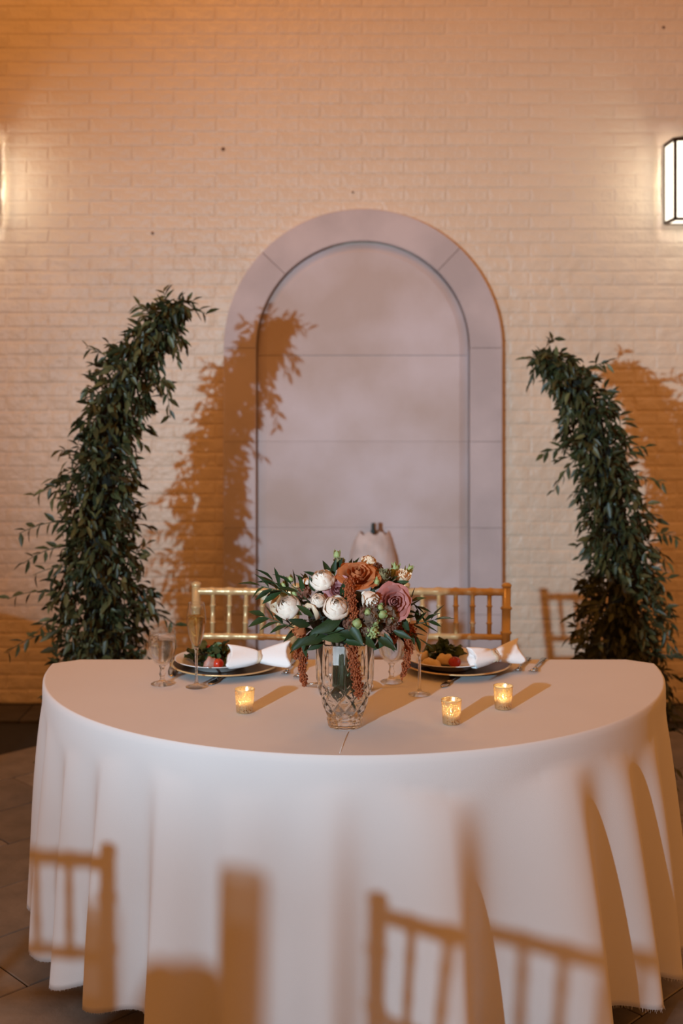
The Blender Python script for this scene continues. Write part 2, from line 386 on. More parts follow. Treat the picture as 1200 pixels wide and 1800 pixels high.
# ================================================================== WALL LANTERNS
def lantern(loc, label):
    t = thing('wall_lantern', label, 'lantern', loc, 0, 'lanterns on the brick wall')
    W, D, H, g = .105, .165, .376, .045          # half width, depth in front of the back box, height, stand-off
    y0, y1 = -g, -g-D
    MB().bbox(-W*.8, W*.8, -g-.004, 0, .04, H-.04, .006).build('back_plate', M_BRONZE, t, False)
    bar = .007
    fr = MB()
    for sx in (-1, 1):
        fr.box(sx*W-bar, sx*W+bar, y0-bar, y0+bar, 0, H); fr.box(sx*(W-.002)-bar, sx*(W-.002)+bar, y1-bar, y1+bar, 0, H)
    for z in (0, H):
        for yy in (y0, y1): fr.box(-W-bar, W+bar, yy-bar, yy+bar, z-bar, z+bar)
        for sx in (-1, 1): fr.box(sx*W-bar, sx*W+bar, y1, y0, z-bar, z+bar)
    fr.build('frame', M_BRONZE, t, False)
    for x0, x1, ya, yb, z0, z1 in ((-W+bar, W-bar, y1-.002, y1+.002, bar, H-bar), (-W-.002, -W+.002, y1+bar, y0-bar, bar, H-bar), (W-.002, W+.002, y1+bar, y0-bar, bar, H-bar), (-W+bar, W-bar, y1+bar, y0-bar, -.002, .002)):
        MB().box(x0, x1, ya, yb, z0, z1).build('pane', M_PANE, t, False)
    yc = (y0+y1)/2
    cap = MB().add([(-W-.01,y0+.01,H+.008),(W+.01,y0+.01,H+.008),(W+.01,y1-.01,H+.008),(-W-.01,y1-.01,H+.008),(-.03,yc+.03,H+.03),(.03,yc+.03,H+.03),(.03,yc-.03,H+.03),(-.03,yc-.03,H+.03)],
                   [(0,1,2,3),(7,6,5,4),(0,4,5,1),(1,5,6,2),(2,6,7,3),(3,7,4,0)])
    cap.build('cap', M_BRONZE, t, False)
    MB().lathe([(0,H+.02),(.03,H+.03),(.016,H+.045),(.012,H+.055),(.020,H+.07),(.020,H+.08),(.008,H+.095),(0,H+.10)], 14, (0,yc,0)).build('finial', M_BRONZE, t)
    MB().tube([(0,yc,H+.06),(0,yc+.05,H+.085),(0,-.03,H+.06),(0,-.004,H-.02)], .008).build('bracket', M_BRONZE, t)
    b = MB().lathe([(0,.10),(.014,.105),(.016,.14),(.02,.16),(.03,.19),(.032,.21),(.024,.235),(0,.245)], 16, (0,yc,0)).build('bulb', M_BULB, t)
    MB().lathe([(.03,.004),(.03,.02),(.016,.03),(.016,.11)], 16, (0,yc,0)).build('socket', M_BRONZE, t)
    l = add_light('lantern_light', 'POINT', (0, yc, .20), 60, (1.0, .97, .90), shadow_soft_size=.035); l.parent = t
    return t
LZ = CAM_Z+270*5.84/F_PX
lantern((1.685, YW-.004, LZ), 'lit bronze box lantern on the brick wall at the right edge')
lantern((-1.785, YW-.004, LZ), 'lit bronze box lantern on the brick wall beyond the left foliage column')

# ================================================================== WALL SPOUT (carved mask in the niche)
sp = thing('wall_spout', 'carved pale stone spout mask on the niche panel behind the bouquet', 'fountain spout', at(655, 1003, YP))
prof = []
m = MB(); rings = []
for j in range(13):
    tt = j/12; z = .19 - .42*tt
    wdt = .105*math.sin(PI*min(1, .16+tt*.80))**.7*(1.0 if tt < .6 else 1-.5*(tt-.6)) + .012
    dep = .135*math.sin(PI*(.14+.74*tt))**.8
    rings.append([Vector((wdt*math.cos(PI*k/14), -dep*math.sin(PI*k/14)**.7*(1+.13*math.sin(k*2.1+j*1.3)*math.sin(PI*k/14)) if 0 < k < 14 else 0, z + .01*math.sin(k*1.7+j))) for k in range(15)])
m.loft(rings, closed=False); m.build('mask', M_MASK, sp)
MB().tube([(-.01,-.09,-.03),(-.01,-.15,-.035),(-.01,-.17,-.05)], .012, 10).build('spout', M_MASK, sp)
MB().lathe([(.012,.185),(.012,.20),(.008,.205),(.008,.235),(.0,.238)], 10, (.0,-.03,0)).build('valve', mat('dark_teal_fitting', (.01,.035,.04), .5), sp)
MB().lathe([(.014,.175),(.013,.20),(.007,.21),(.007,.236),(.0,.24)], 10, (.032,-.03,0)).build('knob', mat('brown_fitting', (.18,.08,.04), .6), sp)

# ================================================================== TABLECLOTH + TABLE
TX, TYC, RX, RY = .035, 3.535, .89, .860
YB = 3.585; CHX = .07
def fold_w(th, crests):
    s = 0
    for c, a, sl, sr in crests:
        d = th-c; sg = sl if d < 0 else sr
        s += a*math.exp(-(d/sg)**2)
    return s
CRESTS = [(-86,.06,3.6,6),(-75,.07,2.8,5),(-64.5,.08,2.6,5),(-53.5,.085,2.6,5.5),(-42.5,.095,2.6,6),(-30,.095,2.6,6.5),(-18,.070,3.0,7),(-4.2,.085,5,4.0),(12.5,.185,9.0,4.2),(33,.185,9.0,5.0),(46.5,.14,5.5,4.4),(58,.115,4.5,4.2),(69,.10,4.5,4.5),(82,.07,4.5,4.5)]
def cloth_outline():
    pts = []            # (x, y, nx, ny, theta or None)
    N = 540
    for i in range(N+1):
        th = -90+180*i/N; a = math.radians(th)
        x, y = TX+RX*math.sin(a), TYC-RY*math.cos(a)
        nx, ny = math.sin(a)/RX, -math.cos(a)/RY; l = math.hypot(nx, ny)
        pts.append((x, y, nx/l, ny/l, th))
    xr, xl = TX+RX, TX-RX
    for i in range(1, 7):
        t = i/6; pts.append((xr-CHX*t, TYC+(YB-TYC)*t, .6, .8, 90+i*3))
    for i in range(1, 40):
        t = i/40; pts.append((xr-CHX+(xl-xr+2*CHX)*t, YB, 0, 1, 110+i*6))
    for i in range(6):
        t = 1-i/6; pts.append((xl+CHX*t, TYC+(YB-TYC)*t, -.6, .8, -90-(6-i)*3 if i else -110))
    return pts
OUT = cloth_outline()
DROP = .665
def build_cloth():
    m = MB(); n = len(OUT); rings = []
    cx, cy = TX, 3.22
    for s in (0.02, .2, .4, .6, .75, .88, .95, .985, .994, .9975):       # top
        rings.append([Vector((cx+(x-cx)*s, cy+(y-cy)*s, ZT)) for x, y, *_ in OUT])
    rings.append([Vector((x, y, ZT-.0015)) for x, y, *_ in OUT])
    rings.append([Vector((x+nx*.003, y+ny*.003, ZT-.006)) for x, y, nx, ny, t in OUT])
    H = 46
    for j in range(1, H+1):
        h = j/H; ring = []
        for x, y, nx, ny, t in OUT:
            if abs(t) <= 90:
                f = fold_w(t, CRESTS)
                start = .09+.05*math.sin(math.radians(t)*5)**2
            else:
                f = .008*(1+math.sin(t*.35)); start = .1
            g = max(0, (h-start)/(1-start)); g = g**.72*(1-.10*g)
            off = .004 + .006*h + f*g*1.15 - .040*g
            hz = DROP + .010*math.sin(t*.21+1) + .008*math.sin(t*.57) - .10*min(1, max(0, (-t-62)/25))
            # a soft wrinkle or two so that the fall is not ruled
            off += .0035*math.sin(t*.33+h*5)*g
            ring.append(Vector((x+nx*off, y+ny*off, ZT-.006-(hz-.006)*h)))
        rings.append(ring)
    m.loft(rings, cap=False)
    n0 = n; m.f.append(tuple(range(n0))); m.m.append(0)
    return m, rings[-1]
cm, hem = build_cloth()
cloth = cm.build('tablecloth', M_CLOTH)
tag(cloth, 'white linen tablecloth draped to the floor over the half round head table', 'tablecloth')
sd = cloth.modifiers.new('thickness', 'SOLIDIFY'); sd.thickness = .0012; sd.offset = 1
fr = MB(); r2 = random.Random(8)                                  # frayed edge
for i in range(0, len(hem)-60, 1):
    for q in range(2):
        p = hem[i].lerp(hem[i+1], r2.random()); l = r2.uniform(.002, .008)*(.5 if i < 260 else 1.3)
        d = Vector((r2.uniform(-.4,.4), r2.uniform(-.4,.4), -1)).normalized()*l
        fr.tube([p+Vector((0,0,.002)), p+d], [.0005, .0003], 3, False)
tag(fr.build('frayed_hem', M_FRINGE, cloth), kind='stuff')
# ironed centre crease
MB().tube([on_table(612, 1287)+Vector((0,0,.0004)), on_table(603, 1308)+Vector((0,0,.0006)), on_table(597, 1324)+Vector((0,0,.0004))], .0009, 6).build('crease', M_CLOTH, cloth)
tb = thing('half_round_table', 'half round folding table hidden under the white tablecloth', 'table', (TX, TYC, 0))
pl = [(math.sin(math.radians(a))*(RX-.004), -math.cos(math.radians(a))*(RY-.004)) for a in range(-90, 91, 6)] + [(RX-CHX, YB-TYC-.004), (-RX+CHX, YB-TYC-.004)]
m = MB(); n = len(pl); m.add([(x,y,ZT-.026) for x,y in pl]+[(x,y,ZT-.002) for x,y in pl], [tuple(reversed(range(n))), tuple(range(n,2*n))]+[(k,(k+1)%n,n+(k+1)%n,n+k) for k in range(n)])
m.build('tabletop', M_WOOD, tb, False)
for x, y in ((-.6,-.1),(.6,-.1),(-.35,-.55),(.35,-.55)): MB().tube([(x,y,0),(x,y,.40),(x*.98,y*.98,ZT-.026)], .014, 10).build('leg', M_STEEL_DARK, tb)

# ================================================================== GOLD BAMBOO-STYLE CHAIRS
def bead_tube(m, a, b, r, beads, n=10, bulge=1.28):
    a, b = Vector(a), Vector(b); pts = []; rr = []
    ts = sorted(set([0, 1] + [min(1, max(0, t+d)) for t in beads for d in (-.028, -.012, .012, .028)]))
    for t in ts:
        pts.append(a.lerp(b, t)); rr.append(r*(bulge if any(abs(abs(t-q)-.012) < .004 for q in beads) else 1))
    return m.tube(pts, rr, n)
def make_chair(label, loc, rz, group):
    """faces local -Y; back at y=0"""
    t = thing('bamboo_style_chair', label, 'chair', loc, rz, group)
    HW_T, HW_S, HT, HS = .172, .158, .895, .44
    lean = .055
    for s in (-1, 1):
        m = MB()
        pts = [Vector((s*(HW_S+.010), .035, 0)), Vector((s*HW_S, -.01, HS)), Vector((s*(HW_S+.006), .012, .66)), Vector((s*HW_T, lean, HT))]
        bead_tube(m, pts[0], pts[1], .0145, [.3, .62]); bead_tube(m, pts[1], pts[2], .0150, [.15, .7]); bead_tube(m, pts[2], pts[3], .0152, [.36, .70])
        m.blob(pts[3]+Vector((0,0,.004)), .018, 10, 6, (1,1,.6))
        m.build('back_post', M_GOLD, t)
        m = MB(); bead_tube(m, (s*.175, -.385, 0), (s*.170, -.365, HS), .0145, [.3, .62, .95]); m.build('leg', M_GOLD, t)
    def bp(s, z):                       # point on the back frame
        q = (z-.66)/(HT-.66); return Vector((s*(HW_S+.006+(HW_T-HW_S-.006)*q), .012+(lean-.012)*q, z))
    for nm, z, r, beads in (('top_rail', HT-.018, .0125, (.16,.33,.5,.67,.84)), ('back_rail', HT-.165, .0100, (.16,.33,.5,.67,.84)), ('back_rail', HT-.235, .0095, (.3,.7))):
        m = MB(); a, b = bp(-1, z), bp(1, z); mid = (a+b)/2+Vector((0, .014, 0))
        pts = []; rr = []
        for i in range(33):
            q = i/32; p = a*(1-q)**2 + mid*2*q*(1-q) + b*q*q; pts.append(p)
            rr.append(r*(1.22 if any(abs(q-bq) < .018 for bq in beads) else 1))
        m.tube(pts, rr, 10); m.build(nm, M_GOLD, t)
    for k in range(5):
        q = (k+1)/6; s = -1+2*q; mid = Vector((0, .028*q*(1-q), 0)); m = MB()
        bead_tube(m, bp(s, HT-.165)+mid, bp(s, HT-.018)+mid, .0078, [.30, .68], 8, 1.35); m.build('spindle', M_GOLD, t)
    m = MB().bbox(-.185, .185, -.39, .005, HS-.03, HS, .008); m.build('seat', M_GOLD, t, False)
    m = MB(); rings = []
    for z, i in ((HS,.0),(HS+.012,-.006),(HS+.03,.0),(HS+.042,.03)):
        rings.append([Vector((math.copysign(abs(math.cos(a))**.35, math.cos(a))*(.172-i), -.195+math.copysign(abs(math.sin(a))**.35, math.sin(a))*(.185-i), z)) for a in [2*PI*k/28 for k in range(28)]])
    m.loft(rings); m.build('cushion', M_CUSHION, t)
    for z in (.14, .24):
        for s in (-1, 1): MB().tube([(s*.173,-.372,z),(s*.164,.012,z)], .009, 8).build('stretcher', M_GOLD, t)
    MB().tube([(-.173,-.374,.20),(.173,-.374,.20)], .009, 8).build('stretcher', M_GOLD, t)
    MB().tube([(-.163,.012,.20),(.163,.012,.20)], .009, 8).build('stretcher', M_GOLD, t)
    return t
YC = 4.06
chair = make_chair('gold bamboo-style chair with spindle back behind the left place setting', ((430-HX)*YC/F_PX, YC-.05, 0), math.radians(-5), 'gold bamboo-style chairs')
copy_tree(chair, ((800-HX)*YC/F_PX, YC-.05, 0), math.radians(-2), 'gold bamboo-style chair with spindle back behind the right place setting')
copy_tree(chair, (-.49, 1.30, 0), math.radians(-42), 'gold bamboo-style chair at the near guest table, beside the camera')
copy_tree(chair, (-1.17, 1.60, 0), math.radians(0), 'gold bamboo-style chair at the near guest table, between it and the head table')

# ================================================================== GUEST TABLES (out of frame, they throw the shadows seen on the cloth and wall)
def guest_table(cx, cy, R, label, clabel):
    t = thing('round_table', label, 'table', (cx, cy, 0), 0, 'round guest tables')
    MB().lathe([(0,ZT-.028),(R-.004,ZT-.028),(R-.004,ZT-.002),(0,ZT-.002)], 48).build('tabletop', M_WOOD, t)
    for a in range(4): MB().tube([(.35*math.cos(a*PI/2+.7), .35*math.sin(a*PI/2+.7), 0), (.33*math.cos(a*PI/2+.7), .33*math.sin(a*PI/2+.7), ZT-.028)], .014, 8).build('leg', M_STEEL_DARK, t)
    m = MB(); n = 144; rings = []
    for s in (.05, .4, .8, 1): rings.append([Vector((R*s*math.cos(2*PI*k/n), R*s*math.sin(2*PI*k/n), ZT-(.002 if s == 1 else 0))) for k in range(n)])
    for j in range(1, 15):
        h = j/14; rings.append([Vector(((R+.004+.03*h+.045*h*math.sin(14*2*PI*k/n)**2)*math.cos(2*PI*k/n), (R+.004+.03*h+.045*h*math.sin(14*2*PI*k/n)**2)*math.sin(2*PI*k/n), ZT-.004-.66*h)) for k in range(n)])
    m.loft(rings, cap=False); m.f.append(tuple(range(n))); m.m.append(0)
    c = m.build('tablecloth', M_CLOTH); c.location = (cx, cy, 0); tag(c, clabel, 'tablecloth', 'guest tablecloths')
guest_table(-1.36, .60, .53, 'round guest table near the camera under a white cloth', 'white cloth on the round guest table near the camera')
guest_table(-2.16, 3.95, .58, 'round guest table left of the head table under a white cloth', 'white cloth on the round guest table left of the head table')
def cyl_vase(x, y, r, h, fill, label):
    t = thing('cylinder_vase', label, 'vase', (x, y, ZT), 0, 'glass cylinder vases on the guest table')
    MB().lathe([(0,.001),(r,.001),(r,h),(r-.003,h),(r-.003,.008),(0,.008)], 28).build('glass', shell_glass('smoky_glass', (.62,.60,.58)), t)
    MB().lathe([(0,.009),(r-.004,.009),(r-.004,fill),(0,fill)], 28).build('candle', M_WAX, t)
cyl_vase(-1.028, .98, .031, .35, .28, 'tall glass cylinder with candle on the near guest table')
cyl_vase(-1.275, .95, .030, .31, .17, 'shorter glass cylinder with candle on the near guest table')
bw = thing('flower_bowl', 'low bowl of greenery on the near guest table', 'flower bowl', (-1.147, .922, ZT))
MB().lathe([(0,.001),(.04,.001),(.062,.06),(.05,.14),(.045,.14),(.055,.06),(0,.01)], 24).build('bowl', M_PLATE, bw)
MB().blob((0,0,.185), .072, 14, 8, (1.1,1.0,1.0), random.Random(2), .18).build('greenery', M_LEAF, bw)

# ================================================================== LEAVES
def leaf_mesh(name, material, L=1.0, W=.34, fold=.10, bend=-.16, mid=.42):
    vs = [(0,0,0),(L*mid,W/2,fold*.9+bend*.2),(L*mid,0,bend*.2),(L*mid,-W/2,fold*.9+bend*.2),(L*.74,W*.32,fold*.6+bend*.6),(L*.74,0,bend*.6),(L*.74,-W*.32,fold*.6+bend*.6),(L,0,bend),
          (L*.16,W*.28,fold*.5),(L*.16,0,0),(L*.16,-W*.28,fold*.5)]
    fs = [(0,10,9),(0,9,8),(9,10,3,2),(8,9,2,1),(2,3,6,5),(1,2,5,4),(5,6,7),(4,5,7)]
    return vs, fs
def leaf_me(name, material, **k):
    m = MB(); m.add(*leaf_mesh(name, material, **k)); return m.mesh(name, material)

def foliage_column(name, label, Y, ctrl, sprigs, seed, group):
    """ctrl: (px, py, half width px) down the photograph; continues to the floor"""
    R = random.Random(seed)
    P = []; 
    for px, py, hw in ctrl: P.append((at(px, py, Y), hw*Y/F_PX))
    last, lw = P[-1]
    P.append((Vector((last.x, Y, .35)), lw*1.05)); P.append((Vector((last.x, Y, .02)), lw*1.0))
    base = Vector((last.x, Y, 0))
    t = thing(name, label, 'foliage column', base, 0, group)
    def sample(s):
        q = s*(len(P)-1); i = min(int(q), len(P)-2); f = q-i
        a, b = P[i], P[i+1]
        return a[0].lerp(b[0], f)-base, a[1]*(1-f)+b[1]*f, (a[0]-b[0]).normalized()
    # bent metal pole with moss wrapped round it
    pts = []; rr = []
    for i in range(41):
        p, wd, _ = sample(i/40); pts.append(p); rr.append(wd*(.40+.05*math.sin(i*1.7)) if i > 3 else .012+wd*.10*i)
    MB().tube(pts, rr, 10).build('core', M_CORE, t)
    MB().lathe([(0,.0),(.17,.0),(.17,.012),(.03,.02),(.02,.06),(0,.06)], 24).build('base_plate', M_STEEL_DARK, t)
    lens = [(P[i][0]-P[i+1][0]).length for i in range(len(P)-1)]
    def rand_s():
        # sample evenly by visible area
        while True:
            s = R.random(); q = s*(len(P)-1); i = min(int(q), len(P)-2)
            if R.random() < lens[i]/max(lens)*(.35+.65*P[i][1]/max(p[1] for p in P)): return s
    mats = [M_LEAF, M_LEAF, M_LEAF2]
    leafs = [leaf_me('leaf', mats[k], W=(.32, .40, .36)[k], bend=(-.16, -.05, -.28)[k]) for k in range(3)]
    tv = [[v.co.copy() for v in lm.vertices] for lm in leafs]; tf = [[tuple(p.vertices) for p in lm.polygons] for lm in leafs]
    bulk = [MB(), MB()]
    def leaf_at(p, d, L, single, parent=t):
        k = R.choice((0, 0, 1, 1, 2, 2)); Mx = dirmat(p, d, R.uniform(-1.2, 1.2), L)
        if single: put('leaf', leafs[k], parent, Mx)
        else: bulk[0 if k < 2 else 1].add([Mx @ c for c in tv[k]], tf[k])
    n_single = 0
    for i in range(5200):
        s = rand_s(); p, wd, ax = sample(s)
        a = R.uniform(0, 2*PI)
        side = ax.cross(Vector((0,1,0))).normalized(); fwd = side.cross(ax).normalized()
        out = side*math.cos(a) + fwd*math.sin(a)
        rad = wd*(.42+.58*R.random()**.7)*(.93+.20*math.sin(s*31+a*2+seed)+.15*math.sin(s*67+a*3)+.10*math.sin(s*113-a))
        q = p + out*rad + ax*R.uniform(-.02, .02)
        d = out*R.uniform(.1, .9) + Vector((0,0,-1))*R.uniform(-.3, 1.2) + Vector((R.uniform(-.7,.7), R.uniform(-.7,.7), R.uniform(-.5,.5)))
        if d.length < .1: d = Vector((0,0,-1))
        L = R.uniform(.034, .064)
        single = n_single < 170 and rad > wd*.85 and out.y < -.1 and p.z > .55
        n_single += single
        leaf_at(q, d, L, single)
    for i in range(46):                                            # short trailing tips all over
        s = rand_s(); p, wd, ax = sample(s); a = R.uniform(-2.6, -.5)+(PI if R.random() < .15 else 0)
        side = ax.cross(Vector((0,1,0))).normalized(); fwd = side.cross(ax).normalized()
        out = (side*math.cos(a) - fwd*abs(math.sin(a))*.6*R.choice((-1,1))).normalized()
        if abs(out.x) < .5: out = (out+side*R.choice((-1.2,1.2))).normalized()
        d = (out + Vector((0,0,R.uniform(-.9,.5)))).normalized(); Ls = R.uniform(.06, .13)
        a0 = p+out*wd*.7; pts = [a0+d*Ls*q/5+Vector((0,0,-.25*Ls*(q/5)**2)) for q in range(6)]
        bulk[0].tube(pts, .0016, 4)
        for k in range(7):
            q = (k+1)/7*4.99; j = int(q); pp = pts[j].lerp(pts[j+1], q-j)
            leaf_at(pp, d+Vector((R.uniform(-.8,.8), R.uniform(-.6,.6), R.uniform(-1.0,.3))), R.uniform(.034,.055), False)
    # loose sprigs that stick out of the mass
    for (x0, y0, x1, y1, nl) in sprigs:
        dy = R.uniform(-.10, .06)
        a = at(x0, y0, Y)-base; b = at(x1, y1, Y)-base; a.y += dy*.3; b.y += dy
        sag = Vector((0, 0, .25*(b-a).length))
        pts = [a.lerp(b, q/8)+sag*4*(q/8)*(1-q/8)*.4 for q in range(9)]
        st = MB().tube(pts, [.0028-.0002*q for q in range(9)], 5).build('sprig', M_STEM, t)
        for k in range(nl):
            q = .25+.75*(k+.6)/nl; i = min(int(q*8), 7); p = pts[i].lerp(pts[i+1], q*8-i); tg = (pts[i+1]-pts[i]).normalized()
            sd = tg.cross(Vector((0,1,0)))*(1 if k % 2 else -1)
            d = tg*R.uniform(.4,.9) + sd*R.uniform(.3,.9) + Vector((0, R.uniform(-.4,.4), R.uniform(-.7,.0)))
            leaf_at(p, d, R.uniform(.040, .060), True, st)
    tag(bulk[0].build('foliage', M_LEAF, t), kind='stuff'); tag(bulk[1].build('pale_foliage', M_LEAF2, t), kind='stuff')
    return t
foliage_column('foliage_column', 'tall bent column of dark green leaves left of the stone arch', 4.50,
    [(322,534,8),(300,548,20),(272,580,34),(245,625,44),(215,680,52),(192,740,54),(180,810,58),(172,890,63),(172,960,68),(178,1030,74),(182,1100,80),(180,1160,82)],
    [(295,550,285,512,7),(300,545,340,528,6),(310,545,362,552,6),(280,560,236,536,6),(285,590,325,600,7),(285,640,300,735,9),(265,690,293,675,5),(215,650,155,612,7),(230,630,196,606,5),
     (170,850,66,870,9),(125,800,110,790,3),(150,920,40,935,10),(130,960,42,990,9),(140,1000,60,1010,4),(130,1045,25,1045,7),(110,1110,15,1145,8),(105,1080,68,1110,5),(230,990,255,960,6),(235,1070,310,1100,8),(240,1030,275,1060,6)],
    11, 'foliage columns either side of the arch')
foliage_column('foliage_column', 'bent column of dark green leaves right of the stone arch', 4.72,
    [(945,628,8),(968,640,20),(998,660,36),(1022,695,44),(1040,745,46),(1056,800,46),(1068,860,49),(1082,920,53),(1096,980,60),(1096,1040,68),(1090,1100,74),(1088,1165,80)],
    [(970,640,930,632,7),(985,645,950,618,5),(1030,650,1060,640,7),(1045,690,1078,712,5),(1005,700,985,745,6),(1030,790,955,800,7),(1020,800,972,865,7),(1030,840,1015,880,5),
     (1090,840,1165,850,7),(1105,790,1130,785,4),(1050,930,1025,955,5),(1140,940,1195,950,7),(1150,960,1170,990,4),(1045,1000,1025,1030,5),(1050,1060,1000,1085,7),(1040,1100,995,1115,7),
     (1150,1080,1190,1110,6),(1150,1110,1180,1145,6),(1140,1130,1170,1170,5)],
    23, 'foliage columns either side of the arch')

# ================================================================== CRYSTAL VASE
VB = on_table(606, 1276); VB.z = ZT+.0012
vase = thing('crystal_vase', 'cut crystal vase holding the bouquet at the centre of the table', 'vase', VB)
def vprof(z):
    k = [(0,.0405),(.012,.0425),(.020,.0445),(.022,.042),(.026,.044),(.05,.0535),(.085,.0635),(.115,.0695),(.15,.0712),(.206,.0700)]
    for (a, r), (b, q) in zip(k, k[1:]):
        if z <= b: return r+(q-r)*(z-a)/(b-a)
    return k[-1][1]
def cut(r, z, th):
    d = 0.0
    if .024 < z < .112:            # crossed diagonal cuts
        uu = th*10/(2*PI)
        for sg in (1, -1):
            f = (uu + sg*(z-.024)/.044) % 1.0; f = min(f, 1-f); d = max(d, .0040*max(0, 1-f/.16))
        f = abs(z-.068)/.006; d = max(d, .0015*max(0, 1-f))
    if z >= .085:                  # upright flutes
        f = (th*14/(2*PI)) % 1.0; f = abs(f-.5)*2
        d = max(d, .0026*max(0, 1-f/.55)*min(1, (z-.085)/.03))
    if z < .021: f = (th*12/(2*PI)) % 1.0; d = max(d, .0022*max(0, 1-abs(f-.5)*4))
    return r-d
prof = [(0.0005, 0)] + [(vprof(z), z) for z in [i*.206/74 for i in range(75)]]
inner = [(.0668, .206), (.0668, .16), (.0655, .12), (.0585, .085), (.049, .05), (.040, .032), (.025, .026), (.0005, .025)]
m = MB(); n = 168; rings = []
for (r, z) in prof: rings.append([Vector((math.cos(2*PI*k/n), math.sin(2*PI*k/n), 0))*(cut(r, z, 2*PI*k/n) if r > .01 else r)+Vector((0,0,z)) for k in range(n)])
rings.append([Vector((math.cos(2*PI*k/n), math.sin(2*PI*k/n), 0))*.0690+Vector((0,0,.2085)) for k in range(n)])
for (r, z) in inner: rings.append([Vector((math.cos(2*PI*k/n), math.sin(2*PI*k/n), 0))*r+Vector((0,0,z)) for k in range(n)])
m.loft(rings); m.build('cut_glass_body', M_CRYSTAL, vase)

# ================================================================== BOUQUET
BASE = VB + Vector((0,0,.027))
bq = thing('bouquet', 'bouquet of white ranunculus, rust and mauve roses standing in the crystal vase', 'bouquet', BASE)
BC = Vector((VB.x+.008, VB.y+.005, at(0, 1078, VB.y).z))         # centre of the dome
def petal(R, H, span, curl, close, seed, ruffle=.0, nu=8, nv=7):
    rr = random.Random(seed); ph = rr.uniform(0, 6); m = MB(); vs = []; fs = []
    for j in range(nv+1):
        v_ = j/nv
        rho = R*(.22+.78*math.sin(min(v_*1.2, 1)*PI/2)) * (1-close*max(0, v_-.45)**1.5*2.2)
        k = max(0, v_-.62)
        rho += curl*R*k*k*2.6
        z = H*v_ - curl*H*k*k*1.5
        for i in range(nu+1):
            uu = i/nu*2-1
            a = span/2*uu*(.50+.50*math.sin(PI/2*min(1, v_*1.5)))
            zz = z - H*.20*abs(uu)**3*v_ + ruffle*H*math.sin(uu*7+ph)*v_*v_
            r2 = rho*(1+.05*math.sin(uu*4+ph)*v_ + ruffle*.6*math.sin(uu*9+ph*2)*v_*v_)
            vs.append((r2*math.cos(a), r2*math.sin(a), zz))
    for j in range(nv):
        for i in range(nu): a = j*(nu+1)+i; fs.append((a, a+1, a+nu+2, a+nu+1))
    m.add(vs, fs); return m
_pc = {}
def petal_me(key, material, *a, **k):
    kk = (key, material.name)
    if kk not in _pc: _pc[kk] = petal(*a, **k).mesh('petal', material)
    return _pc[kk]
STYLES = {
 'rose':  [(.16,.98,2.6,.0,.55,3),(.30,1.02,2.2,.05,.42,3),(.46,1.0,1.9,.25,.20,4),(.64,.92,1.7,.55,.05,5),(.84,.80,1.55,.9,0,5),(1.0,.62,1.5,1.1,0,5)],
 'ranunculus': [(.22,1.25,2.6,0,.9,3),(.40,1.32,2.2,0,.85,4),(.58,1.34,2.0,0,.78,5),(.74,1.28,1.8,0,.66,6),(.88,1.16,1.7,0,.48,6),(1.0,.92,1.6,.08,.25,6)],
 'lisi': [(.22,1.5,2.4,0,.5,3),(.42,1.6,2.0,.1,.3,4),(.62,1.55,1.8,.2,.12,4),(.80,1.42,1.7,.35,.0,5)],
}
def bloom(name, label, p, facing, r, style, material, seed, stalk=True):
    rr = random.Random(seed)
    Mx = zmat(p-facing.normalized()*r*.55, facing, rr.uniform(0, 6))
    core = MB().blob((0,0,r*.05), r*.30, 10, 6, (1,1,.7)).blob((0,0,r*.45), r*.13, 8, 6, (1,1,2.6))
    if style == 'ranunculus': core.blob((0,0,r*.55), r*.50, 12, 8, (1,1,1.05))
    core = core.build(name, material, bq)
    core.matrix_local = Mx
    if label: core['label'] = label
    for li, (R_, H_, sp_, cu, cl, n_) in enumerate(STYLES[style]):
        for k in range(n_):
            me = petal_me((style, li, k % 2, round(r, 4)), material, R_*r, H_*r, sp_, cu, cl, li*7+k % 2, ruffle=.03 if style != 'lisi' else .06)
            put('petal', me, core, Matrix.Rotation(2*PI*k/n_ + li*.7 + rr.uniform(-.2,.2), 4, 'Z') @ Matrix.Rotation(rr.uniform(-.07,.07), 4, 'Y'))
    return core
def dome(px, py, push=0.0, rx=.185, ry=.135, rz=.125):
    """point on the front of the bouquet's dome along the sight line of a pixel"""
    o_ = Vector((0,0,CAM_Z)); d = at(px, py, 1)-o_
    S = Vector((1/rx, 1/ry, 1/rz)); oo = Vector([(o_-BC)[i]*S[i] for i in range(3)]); dd = Vector([d[i]*S[i] for i in range(3)])
    a = dd.dot(dd); b = 2*oo.dot(dd); c = oo.dot(oo)-1; D = b*b-4*a*c
    t = (-b-math.sqrt(D))/(2*a) if D > 0 else -b/(2*a)
    p = o_+d*(t+push)
    nrm = Vector(((p-BC).x/rx**2, (p-BC).y/ry**2, (p-BC).z/rz**2)).normalized()
    return p-BASE, nrm
PXM = VB.y/F_PX
UP = Vector((0,0,1)); TOCAM = Vector((0,-1,.15))
